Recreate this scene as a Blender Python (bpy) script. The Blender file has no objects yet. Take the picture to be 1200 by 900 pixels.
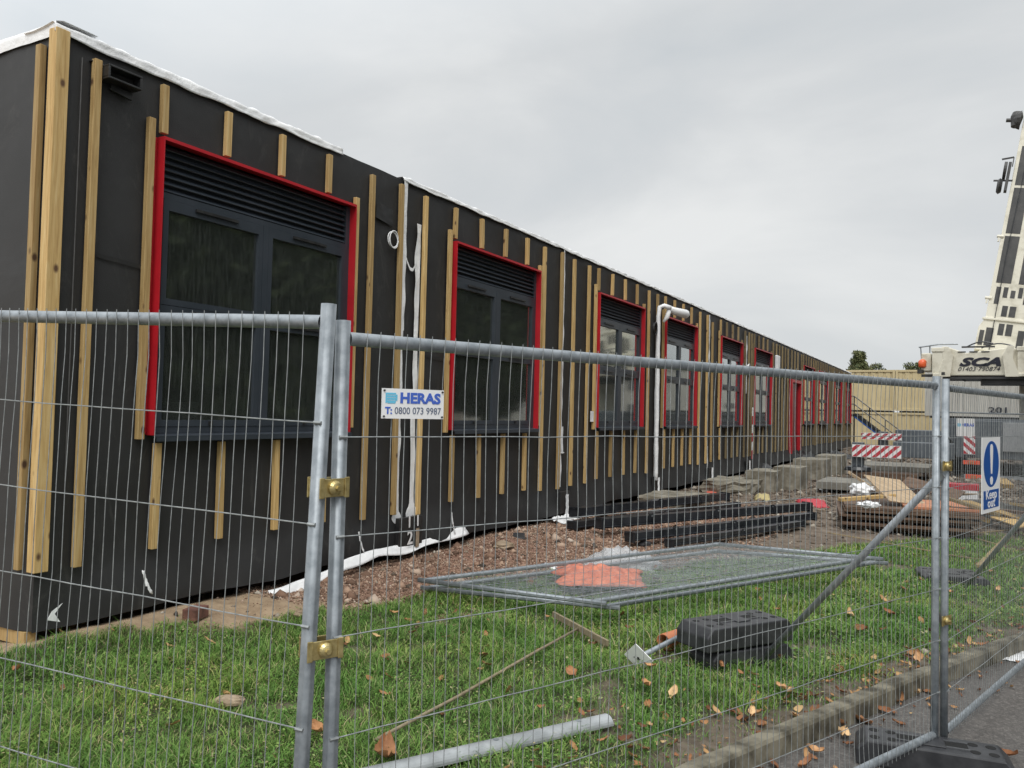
import bpy, math, random
import numpy as np
from mathutils import Vector, Matrix, noise
random.seed(7); rng = np.random.default_rng(7)
S = bpy.context.scene
COL = S.collection
PI = math.pi

# ------------------------------------------------------------------ survey: camera and pixel -> ground helpers
CAM = np.array([0, 0, 1.72]); FPX = 947.5
YAW, PITCH, ROLL = .508051, .033114, .023195
_f = np.array([-math.sin(YAW)*math.cos(PITCH), math.cos(YAW)*math.cos(PITCH), math.sin(PITCH)])
_r = np.array([math.cos(YAW), math.sin(YAW), 0.]); _u = np.cross(_r, _f)
_R = math.cos(ROLL)*_r + math.sin(ROLL)*_u; _U = -math.sin(ROLL)*_r + math.cos(ROLL)*_u
def ray(x, y): return _R*(x-600)/FPX - _U*(y-450)/FPX + _f
def at_z(x, y, z): d = ray(x, y); return Vector(CAM + d*((z-CAM[2])/d[2]))
def at_d(x, y, D): return Vector(CAM + ray(x, y)*D)

# ------------------------------------------------------------------ terrain
KY = [-8, 3.96, 4.95, 6.20, 7.66, 40]; KX = [-4.9, -1.07, -.69, -.20, .44, 15.]
def kerb_x(y): return float(np.interp(y, KY, KX))
def sstep(a, b, t):
    t = min(1, max(0, (t-a)/(b-a))); return t*t*(3-2*t)
BY = [2.0, 3.0, 3.7, 4.3, 4.9, 5.6, 6.6, 8.9, 10.8, 11.8, 12.8, 15, 17]
BX = [-5.45, -5.17, -4.95, -4.75, -4.35, -4.15, -4.1, -2.55, -1.5, -1.2, -.3, 1.0, 2.2]
def lawn_amt(x, y):
    """1 on the lawn, 0 on soil or road"""
    if x > kerb_x(y)-.13: return 0
    b = np.interp(y, BY, BX) if y < 17 else 99
    n = noise.noise(Vector((x*1.7, y*1.7, 3)))*.25 + noise.noise(Vector((x*6, y*6, 8)))*.1
    k = kerb_x(y)-x; n2 = noise.noise(Vector((x*2.2, y*2.2, 41)))+.5*noise.noise(Vector((x*7, y*7, 43)))
    edge = 1-.85*(1-sstep(.12, .50, k-.1+n2*.38))
    bare = 1-.75*sstep(.30, .48, noise.noise(Vector((x*1.3, y*1.3, 51)))+.3*noise.noise(Vector((x*6, y*6, 52))))
    return sstep(-.05, .2, (x-b) + n) * (1-sstep(11.5, 15.5, y)) * edge * bare
def g(x, y):
    s = kerb_x(y)-x
    if s < .12: h0 = -.13
    else: h0 = -.03 + .03*min(s-.1, 5)
    n = noise.noise(Vector((x*.9, y*.9, 0)))*.03 + noise.noise(Vector((x*3, y*3, 5)))*.012
    n += .022*noise.noise(Vector((x*2.1, y*2.1, 61)))+.010*noise.noise(Vector((x*6.5, y*6.5, 63)))
    if s < .3: n *= max(0, (s-.1)/.2)
    h = h0+n
    # mound of crushed gravel beside the building
    m = math.exp(-((x+4.55)/.42)**2) * (math.exp(-((y-7.6)/1.9)**2)*.12 + math.exp(-((y-12)/3.5)**2)*.02)
    rough = 1 + .8*noise.noise(Vector((x*2.4, y*2.4, 11)))
    h += m*rough
    if x < -2 and y > 9 and y < 60:
        h += .05*noise.noise(Vector((x*2, y*2, 2)))*sstep(9, 12, y)
    h += .09*math.exp(-((x+5.15)/.32)**2)*(1-sstep(3.9, 5.2, y))
    if x < -5.35 and y > 3.3: h = h*.5-.02
    return h
def gp(x, y, dz=0.):
    """point where the sight line of a photo pixel meets the terrain"""
    z = .1
    for _ in range(14):
        p = at_z(x, y, z+dz); z = .5*z+.5*g(p.x, p.y)
    p = at_z(x, y, z+dz); return Vector((p.x, p.y, g(p.x, p.y)+dz))

# ------------------------------------------------------------------ materials
MATS = {}
def nodes(name):
    m = bpy.data.materials.new(name); m.use_nodes = True; MATS[name] = m
    nt = m.node_tree; b = nt.nodes['Principled BSDF']
    return m, nt, b
def N(nt, t, **k):
    n = nt.nodes.new(t)
    for a, v in k.items():
        if a in n.inputs: n.inputs[a].default_value = v
        else: setattr(n, a, v)
    return n
def ramp(nt, fac, stops):
    r = N(nt, 'ShaderNodeValToRGB'); e = r.color_ramp.elements
    while len(e) > 1: e.remove(e[-1])
    e[0].position = stops[0][0]; e[0].color = (*stops[0][1], 1)
    for p, c in stops[1:]:
        q = e.new(p); q.color = (*c, 1)
    nt.links.new(fac, r.inputs[0]); return r.outputs[0]
def coords(nt, scale=(1, 1, 1), kind='Object'):
    tc = N(nt, 'ShaderNodeTexCoord'); mp = N(nt, 'ShaderNodeMapping'); mp.inputs['Scale'].default_value = scale
    nt.links.new(tc.outputs[kind], mp.inputs[0]); return mp.outputs[0]
def noise_tex(nt, vec, scale, detail=5, rough=.6, dist=0):
    n = N(nt, 'ShaderNodeTexNoise'); n.inputs['Scale'].default_value = scale; n.inputs['Detail'].default_value = detail
    n.inputs['Roughness'].default_value = rough; n.inputs['Distortion'].default_value = dist
    nt.links.new(vec, n.inputs['Vector']); return n.outputs['Fac']
def bump(nt, b, h, strength=.3, dist=.01):
    bp = N(nt, 'ShaderNodeBump'); bp.inputs['Strength'].default_value = strength; bp.inputs['Distance'].default_value = dist
    nt.links.new(h, bp.inputs['Height']); nt.links.new(bp.outputs[0], b.inputs['Normal'])
def simple(name, c1, c2, scale=8, rough=.6, metal=0, bs=.2, bd=.005, sc=(1, 1, 1), detail=5, r2=None, lo=.35, hi=.65, spec=.5):
    m, nt, b = nodes(name); v = coords(nt, sc)
    f = noise_tex(nt, v, scale, detail)
    nt.links.new(ramp(nt, f, [(lo, c1), (hi, c2)]), b.inputs['Base Color'])
    b.inputs['Roughness'].default_value = rough; b.inputs['Metallic'].default_value = metal
    b.inputs['Specular IOR Level'].default_value = spec
    if r2 is not None:
        mr = N(nt, 'ShaderNodeMapRange'); mr.inputs['From Min'].default_value = .3; mr.inputs['From Max'].default_value = .7
        mr.inputs['To Min'].default_value = rough; mr.inputs['To Max'].default_value = r2
        nt.links.new(noise_tex(nt, v, scale*.6, 3), mr.inputs['Value']); nt.links.new(mr.outputs[0], b.inputs['Roughness'])
    if bs: bump(nt, b, noise_tex(nt, v, scale*3, 4), bs, bd)
    return m
galv = simple('galvanised_steel', (.22, .245, .265), (.34, .37, .395), 22, .45, .6, .15, .002, r2=.6)
wire_m = simple('galvanised_wire', (.22, .235, .24), (.36, .38, .38), 40, .5, .4, 0)
galv_dull = simple('dull_galvanised', (.24, .26, .28), (.36, .38, .40), 14, .5, .6, .15, .002)
brass = simple('yellow_zinc', (.34, .26, .10), (.60, .50, .24), 30, .35, .75, .1, .002)
rubber = simple('black_rubber', (.020, .021, .024), (.045, .046, .05), 10, .45, 0, .3, .004)
greyblk = simple('dusty_rubber', (.10, .10, .095), (.2, .195, .18), 9, .8, 0, .3, .004)
blackst = simple('black_painted_steel', (.014, .016, .019), (.034, .037, .043), 6, .30, 0, .1, .003)
blk_plastic = simple('black_plastic', (.012, .012, .013), (.03, .03, .03), 10, .4, 0, .1, .002)
red = simple('red_powder_coat', (.40, .012, .02), (.50, .016, .026), 3, .4, 0, .05, .002)
slate = simple('slate_grey_frame', (.028, .036, .046), (.038, .046, .058), 3, .4, 0, .05, .002)
concrete = simple('concrete', (.13, .115, .085), (.31, .285, .23), 3.5, .9, 0, .5, .01)
kerbm = simple('kerb_concrete', (.055, .048, .032), (.21, .19, .14), 5, .92, 0, .7, .005, detail=9, lo=.38, hi=.6)
white_pl = simple('white_plastic_sheet', (.78, .79, .80), (.88, .88, .88), 6, .45, 0, .5, .02)
signw = simple('white_sign_board', (.78, .79, .79), (.83, .83, .83), 3, .35, 0, 0)
blue = simple('sign_blue', (.010, .075, .30), (.013, .085, .33), 3, .4, 0, 0)
navy = simple('lettering_dark', (.01, .012, .02), (.015, .015, .03), 3, .4, 0, 0)
hblue = simple('lettering_blue', (.05, .12, .50), (.06, .14, .55), 3, .4, 0, 0)
cyan = simple('logo_cyan', (.13, .50, .70), (.15, .53, .75), 3, .4, 0, 0)
lettw = simple('lettering_white', (.8, .8, .8), (.82, .82, .82), 3, .4, 0, 0)
greylet = simple('lettering_grey', (.10, .13, .2), (.12, .15, .22), 3, .4, 0, 0)
cream = simple('cream_cabin_paint', (.50, .41, .235), (.56, .465, .275), 1.2, .5, 0, .1, .01)
offwhite = simple('off_white_ribbed', (.42, .41, .375), (.50, .49, .45), .8, .55, 0, .1, .01)
darkgrey = simple('dark_grey_ribbed', (.055, .06, .065), (.09, .095, .10), 1.5, .55, 0, .1, .01)
crane_w = simple('crane_cream_paint', (.50, .465, .365), (.72, .685, .57), 2.5, .38, 0, .05, .01, detail=10, lo=.30, hi=.5)
crane_d = simple('crane_dark_panel', (.03, .03, .03), (.06, .058, .055), 4, .5, 0, .1, .01)
carr_g = simple('carrier_grey_paint', (.075, .09, .105), (.12, .135, .15), 2, .45, 0, .1, .01)
panel_g = simple('pale_grey_panel', (.29, .30, .31), (.34, .35, .36), 2, .45, 0, .05, .01)
redsafe = simple('safety_red', (.42, .03, .045), (.50, .04, .055), 5, .5, 0, 0)
terra = simple('orange_clay', (.42, .14, .06), (.55, .21, .10), 6, .7, 0, .1, .002)
orange_net = simple('orange_netting', (.48, .13, .075), (.70, .24, .14), 16, .6, 0, .6, .01)
brick = simple('dark_red_brick', (.09, .04, .03), (.2, .09, .065), 16, .9, 0, .6, .006)
stone = simple('brown_stone', (.22, .16, .10), (.36, .28, .2), 9, .9, 0, .6, .006)
ply_l = simple('pale_plywood', (.36, .26, .16), (.5, .38, .25), 3, .75, 0, .1, .002, sc=(1, 6, 1))
ply_d = simple('brown_plywood', (.075, .045, .028), (.16, .10, .065), 5, .75, 0, .3, .003, sc=(1, 4, 3))
ply_o = simple('orange_faced_plywood', (.40, .16, .08), (.5, .23, .13), 4, .7, 0, .1, .002)
straw = simple('weathered_wood', (.17, .135, .085), (.29, .24, .155), 10, .8, 0, .3, .002, sc=(4, 4, 1))
greymud = simple('site_mat_grey', (.15, .14, .12), (.26, .245, .21), 3, .9, 0, .5, .01)
innerm = simple('interior_paint', (.12, .12, .11), (.15, .15, .14), 2, .8, 0, 0)
palewall = simple('pale_render', (.5, .48, .43), (.58, .56, .5), .5, .8, 0, 0)

def wood_mat(name, c1, c2, c3):
    m, nt, b = nodes(name)
    oi0 = N(nt, 'ShaderNodeObjectInfo'); sc0 = N(nt, 'ShaderNodeVectorMath', operation='SCALE'); sc0.inputs[0].default_value = (3.1, 5.7, 61.)
    nt.links.new(oi0.outputs['Random'], sc0.inputs['Scale'])
    def shifted(v):
        a_ = N(nt, 'ShaderNodeVectorMath', operation='ADD'); nt.links.new(v, a_.inputs[0]); nt.links.new(sc0.outputs[0], a_.inputs[1]); return a_.outputs[0]
    v = shifted(coords(nt, (9, 9, .55))); f = noise_tex(nt, v, 5, 6, .6, .6)
    col = ramp(nt, f, [(.3, c1), (.5, c2), (.68, c3)])
    v2 = shifted(coords(nt, (1, 1, .6))); vo = N(nt, 'ShaderNodeTexVoronoi'); vo.inputs['Scale'].default_value = 6.5
    nt.links.new(v2, vo.inputs['Vector'])
    k = ramp(nt, vo.outputs['Distance'], [(.07, (1, 1, 1)), (.15, (0, 0, 0))])
    mx = N(nt, 'ShaderNodeMix', data_type='RGBA'); mx.inputs[7].default_value = (.11, .055, .025, 1)
    nt.links.new(k, mx.inputs[0]); nt.links.new(col, mx.inputs[6])
    # each length of timber has its own tone
    oi = N(nt, 'ShaderNodeObjectInfo'); mr = N(nt, 'ShaderNodeMapRange'); mr.inputs['To Min'].default_value = .62; mr.inputs['To Max'].default_value = 1.15
    nt.links.new(oi.outputs['Random'], mr.inputs['Value'])
    hs = N(nt, 'ShaderNodeHueSaturation'); nt.links.new(mr.outputs[0], hs.inputs['Value']); nt.links.new(mx.outputs[2], hs.inputs['Color'])
    nt.links.new(hs.outputs[0], b.inputs['Base Color']); b.inputs['Roughness'].default_value = .75
    bump(nt, b, f, .25, .003); return m
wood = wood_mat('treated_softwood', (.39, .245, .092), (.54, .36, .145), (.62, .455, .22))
wood_dark = wood_mat('darker_softwood', (.19, .14, .065), (.28, .21, .105), (.34, .265, .15))

# breather membrane with slack creases
m, nt, b = nodes('black_breather_membrane')
v = coords(nt)
f = noise_tex(nt, v, 2.2, 6, .6, .4)
c0 = ramp(nt, f, [(.3, (.017, .0172, .0178)), (.7, (.026, .0262, .027))])
dm = ramp(nt, noise_tex(nt, coords(nt, (1, 2.2, .8)), 1.9, 9, .72, 1.5), [(.56, (0, 0, 0)), (.78, (.55, .55, .55))])
mxd = N(nt, 'ShaderNodeMix', data_type='RGBA'); mxd.inputs[7].default_value = (.085, .082, .076, 1); nt.links.new(dm, mxd.inputs[0]); nt.links.new(c0, mxd.inputs[6])
nt.links.new(mxd.outputs[2], b.inputs['Base Color'])
b.inputs['Roughness'].default_value = .62
f2 = noise_tex(nt, coords(nt, (1, .9, 1.2)), 1.1, 3, .45, .5); f3 = noise_tex(nt, v, 160, 2)
ad = N(nt, 'ShaderNodeMath', operation='MULTIPLY_ADD'); ad.inputs[1].default_value = .06
nt.links.new(f3, ad.inputs[0]); nt.links.new(f2, ad.inputs[2]); bump(nt, b, ad.outputs[0], .6, .035)
membrane = m

# glass: real pane, dark room behind, lightened by pale diffuse streaks and a thin veil
m, nt, b = nodes('window_glass')
out = nt.nodes['Material Output']; nt.nodes.remove(b)
tr = N(nt, 'ShaderNodeBsdfTransparent'); tr.inputs[0].default_value = (.55, .58, .56, 1)
gl = N(nt, 'ShaderNodeBsdfGlossy'); gl.inputs['Roughness'].default_value = .05; gl.inputs['Color'].default_value = (.95, .98, .97, 1)
fr0 = N(nt, 'ShaderNodeFresnel'); fr0.inputs['IOR'].default_value = 1.5
in1 = N(nt, 'ShaderNodeMath', operation='SUBTRACT'); in1.inputs[0].default_value = 1; nt.links.new(fr0.outputs[0], in1.inputs[1])
pw = N(nt, 'ShaderNodeMath', operation='POWER'); pw.inputs[1].default_value = 4; nt.links.new(in1.outputs[0], pw.inputs[0])
fr = N(nt, 'ShaderNodeMath', operation='SUBTRACT'); fr.inputs[0].default_value = 1; nt.links.new(pw.outputs[0], fr.inputs[1])
mx = N(nt, 'ShaderNodeMixShader'); nt.links.new(fr.outputs[0], mx.inputs[0]); nt.links.new(tr.outputs[0], mx.inputs[1]); nt.links.new(gl.outputs[0], mx.inputs[2])
df = N(nt, 'ShaderNodeBsdfDiffuse'); df.inputs[0].default_value = (.17, .19, .175, 1)
sv = coords(nt, (1, 16, 1.6)); st = noise_tex(nt, sv, 3.2, 8, .8)
sr = ramp(nt, st, [(.42, (0, 0, 0)), (.85, (.28, .28, .28))])
sa = N(nt, 'ShaderNodeMath', operation='ADD'); sa.inputs[1].default_value = .07; nt.links.new(sr, sa.inputs[0])
m2 = N(nt, 'ShaderNodeMixShader'); nt.links.new(sa.outputs[0], m2.inputs[0]); nt.links.new(mx.outputs[0], m2.inputs[1]); nt.links.new(df.outputs[0], m2.inputs[2])
nt.links.new(m2.outputs[0], out.inputs[0])
bp = N(nt, 'ShaderNodeBump'); bp.inputs['Strength'].default_value = .05; bp.inputs['Distance'].default_value = .01
nt.links.new(noise_tex(nt, coords(nt), 1.3, 2), bp.inputs['Height']); nt.links.new(bp.outputs[0], gl.inputs['Normal'])
glass = m

m, nt, b = nodes('clear_polythene')
b.inputs['Base Color'].default_value = (.8, .82, .84, 1); b.inputs['Roughness'].default_value = .25
b.inputs['Alpha'].default_value = .36; b.inputs['Specular IOR Level'].default_value = .9
bump(nt, b, noise_tex(nt, coords(nt), 14, 4), .8, .02); polythene = m

# bare soil / gravel base
m, nt, b = nodes('site_soil'); v = coords(nt)
at = N(nt, 'ShaderNodeAttribute', attribute_name='zone')
sep = N(nt, 'ShaderNodeSeparateColor'); nt.links.new(at.outputs['Color'], sep.inputs[0])
f = noise_tex(nt, v, 7, 8, .65)
mud = ramp(nt, f, [(.3, (.075, .055, .04)), (.5, (.15, .115, .085)), (.72, (.24, .195, .15))])
sandy = ramp(nt, f, [(.3, (.24, .165, .10)), (.6, (.42, .31, .20))])
turf = ramp(nt, f, [(.3, (.025, .03, .010)), (.55, (.05, .06, .02)), (.7, (.09, .075, .04))])
pink = ramp(nt, noise_tex(nt, v, 30, 6, .7), [(.3, (.10, .055, .038)), (.5, (.24, .135, .095)), (.7, (.36, .225, .165))])
def mixc(fac, a, c):
    q = N(nt, 'ShaderNodeMix', data_type='RGBA'); nt.links.new(fac, q.inputs[0]); nt.links.new(a, q.inputs[6]); nt.links.new(c, q.inputs[7]); return q.outputs[2]
c = mixc(sep.outputs[1], mud, pink); c = mixc(sep.outputs[2], c, sandy); c = mixc(sep.outputs[0], c, turf)
nt.links.new(c, b.inputs['Base Color']); b.inputs['Roughness'].default_value = .95
bump(nt, b, noise_tex(nt, v, 22, 8, .7), .8, .03); soil = m

m, nt, b = nodes('asphalt'); v = coords(nt)
f = noise_tex(nt, v, 55, 5, .8); f1 = noise_tex(nt, v, 1.2, 7, .65)
c1 = ramp(nt, f, [(.33, (.05, .047, .045)), (.52, (.095, .09, .086)), (.68, (.22, .21, .2))])
c2 = ramp(nt, f1, [(.36, (.72, .69, .66)), (.62, (1.12, 1.08, 1.04))])
mm = N(nt, 'ShaderNodeMix', data_type='RGBA', blend_type='MULTIPLY'); mm.inputs[0].default_value = 1
nt.links.new(c1, mm.inputs[6]); nt.links.new(c2, mm.inputs[7]); nt.links.new(mm.outputs[2], b.inputs['Base Color'])
nt.links.new(ramp(nt, f1, [(.35, (.42, .42, .42)), (.6, (.75, .75, .75))]), b.inputs['Roughness'])
bump(nt, b, f, .7, .006); asphalt = m

def island_mat(name, stops, rough=.7, spec=.3, trans=0):
    m, nt, b = nodes(name); ge = N(nt, 'ShaderNodeNewGeometry')
    nt.links.new(ramp(nt, ge.outputs['Random Per Island'], stops), b.inputs['Base Color'])
    b.inputs['Roughness'].default_value = rough; b.inputs['Specular IOR Level'].default_value = spec
    return m
m, nt, b = nodes('grass_blades'); ge = N(nt, 'ShaderNodeNewGeometry')
rr = ramp(nt, ge.outputs['Random Per Island'], [(0, (.075, .155, .030)), (.35, (.125, .25, .048)), (.65, (.18, .325, .07)), (.88, (.27, .39, .11)), (.94, (.42, .38, .21))])
f = noise_tex(nt, coords(nt), 1.1, 4, .6)
tint = ramp(nt, f, [(.36, (.72, .85, .75)), (.5, (1, 1, 1)), (.66, (1.3, 1.12, 1.0))])
mm = N(nt, 'ShaderNodeMix', data_type='RGBA', blend_type='MULTIPLY'); mm.inputs[0].default_value = 1
nt.links.new(rr, mm.inputs[6]); nt.links.new(tint, mm.inputs[7])
nt.links.new(mm.outputs[2], b.inputs['Base Color']); b.inputs['Roughness'].default_value = .6; b.inputs['Specular IOR Level'].default_value = .25
tl = N(nt, 'ShaderNodeBsdfTranslucent'); nt.links.new(mm.outputs[2], tl.inputs[0]); ms = N(nt, 'ShaderNodeMixShader'); ms.inputs[0].default_value = .25
nt.links.new(b.outputs[0], ms.inputs[1]); nt.links.new(tl.outputs[0], ms.inputs[2]); nt.links.new(ms.outputs[0], nt.nodes['Material Output'].inputs[0])
grassm = m
gravelm = island_mat('crushed_red_gravel', [(0, (.09, .055, .038)), (.3, (.20, .12, .082)), (.6, (.31, .20, .14)), (.85, (.41, .285, .205)), (1, (.5, .42, .35))], .9)
rubblem = island_mat('soil_rubble', [(0, (.05, .038, .03)), (.5, (.13, .10, .075)), (.8, (.25, .2, .15)), (.97, (.4, .36, .3))], .95)
foliage = island_mat('tree_leaves', [(0, (.06, .075, .035)), (.5, (.11, .13, .055)), (1, (.20, .20, .09))], .7)
darkfol = island_mat('hedge_leaves', [(0, (.02, .03, .012)), (.6, (.045, .06, .022)), (1, (.08, .10, .04))], .7)
m, nt, b = nodes('autumn_leaf'); oi = N(nt, 'ShaderNodeObjectInfo')
base = ramp(nt, oi.outputs['Random'], [(0, (.26, .11, .045)), (.4, (.44, .23, .10)), (.8, (.62, .42, .22))])
f = noise_tex(nt, coords(nt), 30, 3); t = ramp(nt, f, [(.35, (.7, .65, .6)), (.6, (1.1, 1.1, 1.1))])
mm = N(nt, 'ShaderNodeMix', data_type='RGBA', blend_type='MULTIPLY'); mm.inputs[0].default_value = 1
nt.links.new(base, mm.inputs[6]); nt.links.new(t, mm.inputs[7]); nt.links.new(mm.outputs[2], b.inputs['Base Color']); b.inputs['Roughness'].default_value = .7
leafm = m
litterm = island_mat('leaf_litter', [(0, (.12, .05, .025)), (.4, (.28, .13, .06)), (.8, (.42, .25, .11)), (1, (.52, .38, .2))], .8)
bark = simple('bark', (.07, .05, .035), (.13, .1, .075), 10, .9, 0, .4, .01)

# ------------------------------------------------------------------ mesh builder
class MB:
    def __init__(s): s.v = []; s.f = []
    def add(s, vs, fs):
        o = len(s.v); s.v += [tuple(v) for v in vs]; s.f += [tuple(i+o for i in f) for f in fs]
    def box(s, c, sz, ax=None):
        """box centred at c; ax = three unit axes"""
        c = Vector(c); X, Y, Z = ax if ax else (Vector((1, 0, 0)), Vector((0, 1, 0)), Vector((0, 0, 1)))
        a, b_, d = sz[0]/2, sz[1]/2, sz[2]/2
        s.add([c+X*(i*a)+Y*(j*b_)+Z*(k*d) for k in (-1, 1) for j in (-1, 1) for i in (-1, 1)],
              [(0, 2, 3, 1), (4, 5, 7, 6), (0, 1, 5, 4), (2, 6, 7, 3), (0, 4, 6, 2), (1, 3, 7, 5)])
    def span(s, x0, x1, y0, y1, z0, z1): s.box(((x0+x1)/2, (y0+y1)/2, (z0+z1)/2), (abs(x1-x0), abs(y1-y0), abs(z1-z0)))
    def bar(s, p, q, w, h, up=(0, 0, 1)):
        p = Vector(p); q = Vector(q); d = (q-p); L = d.length; d.normalize(); u = Vector(up)
        r = d.cross(u).normalized(); u = r.cross(d); s.box((p+q)/2, (L, w, h), (d, r, u))
    def tube(s, pts, r, n=8, caps=True, flute=0):
        pts = [Vector(p) for p in pts]; rings = []; prev = None
        for i, p in enumerate(pts):
            d = (pts[min(i+1, len(pts)-1)]-pts[max(i-1, 0)]).normalized()
            if prev is None:
                a = d.cross(Vector((0, 0, 1)))
                if a.length < .05: a = d.cross(Vector((1, 0, 0)))
            else: a = prev - d*prev.dot(d)
            a.normalize(); b_ = d.cross(a); prev = a
            rr = r[i] if isinstance(r, (list, tuple)) else r
            rings.append([p+(a*math.cos(2*PI*k/n)+b_*math.sin(2*PI*k/n))*(rr*(1-flute*(max(0, math.cos(4*2*PI*k/n))**4))) for k in range(n)])
        vs = [v for R_ in rings for v in R_]; fs = []
        for i in range(len(rings)-1):
            for k in range(n): fs.append((i*n+k, i*n+(k+1) % n, (i+1)*n+(k+1) % n, (i+1)*n+k))
        if caps: fs.append(tuple(range(n))[::-1]); fs.append(tuple((len(rings)-1)*n+k for k in range(n)))
        s.add(vs, fs)
    def pipe(s, p, q, ro, ri, n=20):
        p = Vector(p); q = Vector(q); d = (q-p).normalized(); a = d.cross(Vector((0, 0, 1))).normalized(); b_ = d.cross(a)
        vs = []
        for c, r in ((p, ro), (q, ro), (q, ri), (p, ri)):
            vs += [c+(a*math.cos(2*PI*k/n)+b_*math.sin(2*PI*k/n))*r for k in range(n)]
        s.add(vs, [(i*n+k, i*n+(k+1) % n, ((i+1) % 4)*n+(k+1) % n, ((i+1) % 4)*n+k) for i in range(4) for k in range(n)])
    def prism(s, poly, O, U, V, W, t):
        """2-D polygon in the frame (O; U,V), thickness t along W"""
        n = len(poly); a = [O+U*x+V*y for x, y in poly]; b_ = [p+W*t for p in a]
        s.add(a+b_, [tuple(range(n))[::-1], tuple(range(n, 2*n))]+[(i, (i+1) % n, n+(i+1) % n, n+i) for i in range(n)])
    def build(s, name, mat, parent=None, smooth=False, bevel=0):
        me = bpy.data.meshes.new(name); me.from_pydata(s.v, [], s.f); me.materials.append(mat)
        me.validate(); me.update()
        o = bpy.data.objects.new(name, me); COL.objects.link(o)
        if smooth: me.polygons.foreach_set('use_smooth', [True]*len(me.polygons))
        if bevel:
            md = o.modifiers.new('bevel', 'BEVEL'); md.width = bevel; md.segments = 2; md.limit_method = 'ANGLE'
        if parent is not None:
            o.parent = parent
            o.matrix_parent_inverse = Matrix.Translation(-parent.location) if parent.parent is None and parent.type == 'EMPTY' else o.matrix_parent_inverse
        return o
def tag(o, label, cat, group=None):
    o['label'] = label; o['category'] = cat
    if group: o['group'] = group
    return o
def struct(o, kind='structure'): o['kind'] = kind; return o
def thing(name, label, cat, loc=(0, 0, 0), group=None):
    o = bpy.data.objects.new(name, None); COL.objects.link(o); o.location = loc; o.empty_display_size = .2
    return tag(o, label, cat, group)
def sheet(name, mat, fn, nu, nv, parent=None, solid=0, smooth=True):
    b = MB(); vs = [fn(i/nu, j/nv) for j in range(nv+1) for i in range(nu+1)]
    fs = [(j*(nu+1)+i, j*(nu+1)+i+1, (j+1)*(nu+1)+i+1, (j+1)*(nu+1)+i) for j in range(nv) for i in range(nu)]
    b.add(vs, fs); o = b.build(name, mat, parent, smooth)
    if solid: md = o.modifiers.new('thick', 'SOLIDIFY'); md.thickness = solid
    return o
def text(body, size, O, U, V, W, mat, parent, name='lettering', bold=0., shear=0., depth=.001, stretch=1., width=None, space=1.):
    cu = bpy.data.curves.new('t', 'FONT'); cu.body = body; cu.size = size; cu.offset = bold; cu.shear = shear; cu.extrude = depth; cu.space_character = space
    cu.resolution_u = 3
    t = bpy.data.objects.new('t', cu); COL.objects.link(t); dg = bpy.context.evaluated_depsgraph_get(); dg.update()
    me = bpy.data.meshes.new_from_object(t.evaluated_get(dg)); bpy.data.objects.remove(t)
    xs = [v.co.x for v in me.vertices]; x0, x1 = min(xs), max(xs); k = stretch if width is None else width/(x1-x0)
    y0 = 0
    for v in me.vertices:
        c = v.co; p = O+U*((c.x-x0)*k)+V*(c.y-y0)+W*(c.z+depth)
        v.co = p
    me.materials.clear(); me.materials.append(mat); me.name = name
    o = bpy.data.objects.new(name, me); COL.objects.link(o)
    if parent is not None:
        o.parent = parent
        if parent.type == 'EMPTY': o.matrix_parent_inverse = Matrix.Translation(-parent.location)
    return o
def mesh_np(name, V, F, mat):
    """fast build: V (n,3), F (m,3) triangles"""
    me = bpy.data.meshes.new(name); me.vertices.add(len(V)); me.vertices.foreach_set('co', V.astype(np.float32).ravel())
    me.loops.add(F.size); me.loops.foreach_set('vertex_index', F.astype(np.int32).ravel())
    me.polygons.add(len(F)); me.polygons.foreach_set('loop_start', np.arange(0, F.size, 3, dtype=np.int32)); me.polygons.foreach_set('loop_total', np.full(len(F), 3, dtype=np.int32))
    me.update(calc_edges=True); me.materials.append(mat)
    o = bpy.data.objects.new(name, me); COL.objects.link(o); return o
VX, VY, VZ = Vector((1, 0, 0)), Vector((0, 1, 0)), Vector((0, 0, 1))

# ================================================================== SETTING
def axis(lo, hi, step, far, k=1.35):
    a = list(np.arange(lo, hi+1e-6, step)); s = step
    while a[-1] < far: s *= k; a.append(a[-1]+s)
    s = step
    while a[0] > -far: s *= k; a.insert(0, a[0]-s)
    return a
xs = axis(-6.0, 2.4, .07, 600); ys = axis(1.2, 19, .08, 600)
b = MB(); vs = [(x, y, g(x, y) if (-30 < x < 40 and -20 < y < 70) else (-.13 if x > kerb_x(y) else .08)) for y in ys for x in xs]; nx = len(xs)
b.add(vs, [(j*nx+i, j*nx+i+1, (j+1)*nx+i+1, (j+1)*nx+i) for j in range(len(ys)-1) for i in range(nx-1)])
gr = struct(b.build('ground', soil, smooth=True))
ca = gr.data.color_attributes.new('zone', 'FLOAT_COLOR', 'POINT')
cols = []
for x, y, z in vs:
    L = lawn_amt(x, y) if (-8 < x < 6 and -3 < y < 18) else 0
    P = sstep(-3.0, -4.0, x)*0
    if -6 < x < -1.5 and 4 < y < 20:
        e = noise.noise(Vector((x*1.5, y*1.5, 4)))*.5
        P = (1-sstep(-3.6, -2.9, x+e*.6+.25*(8-y)*.5 if y < 8 else x+e*.6-.12*(y-8)))*sstep(4.6, 5.6, y)*(1-sstep(12.5, 16, y))
    Sd = (1-sstep(4.7, 5.7, y+.4*noise.noise(Vector((x*2, y*2, 1)))))*(1 if x < -4 else 0)
    cols += [L, P, Sd, 1]
ca.data.foreach_set('color', cols)

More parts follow.
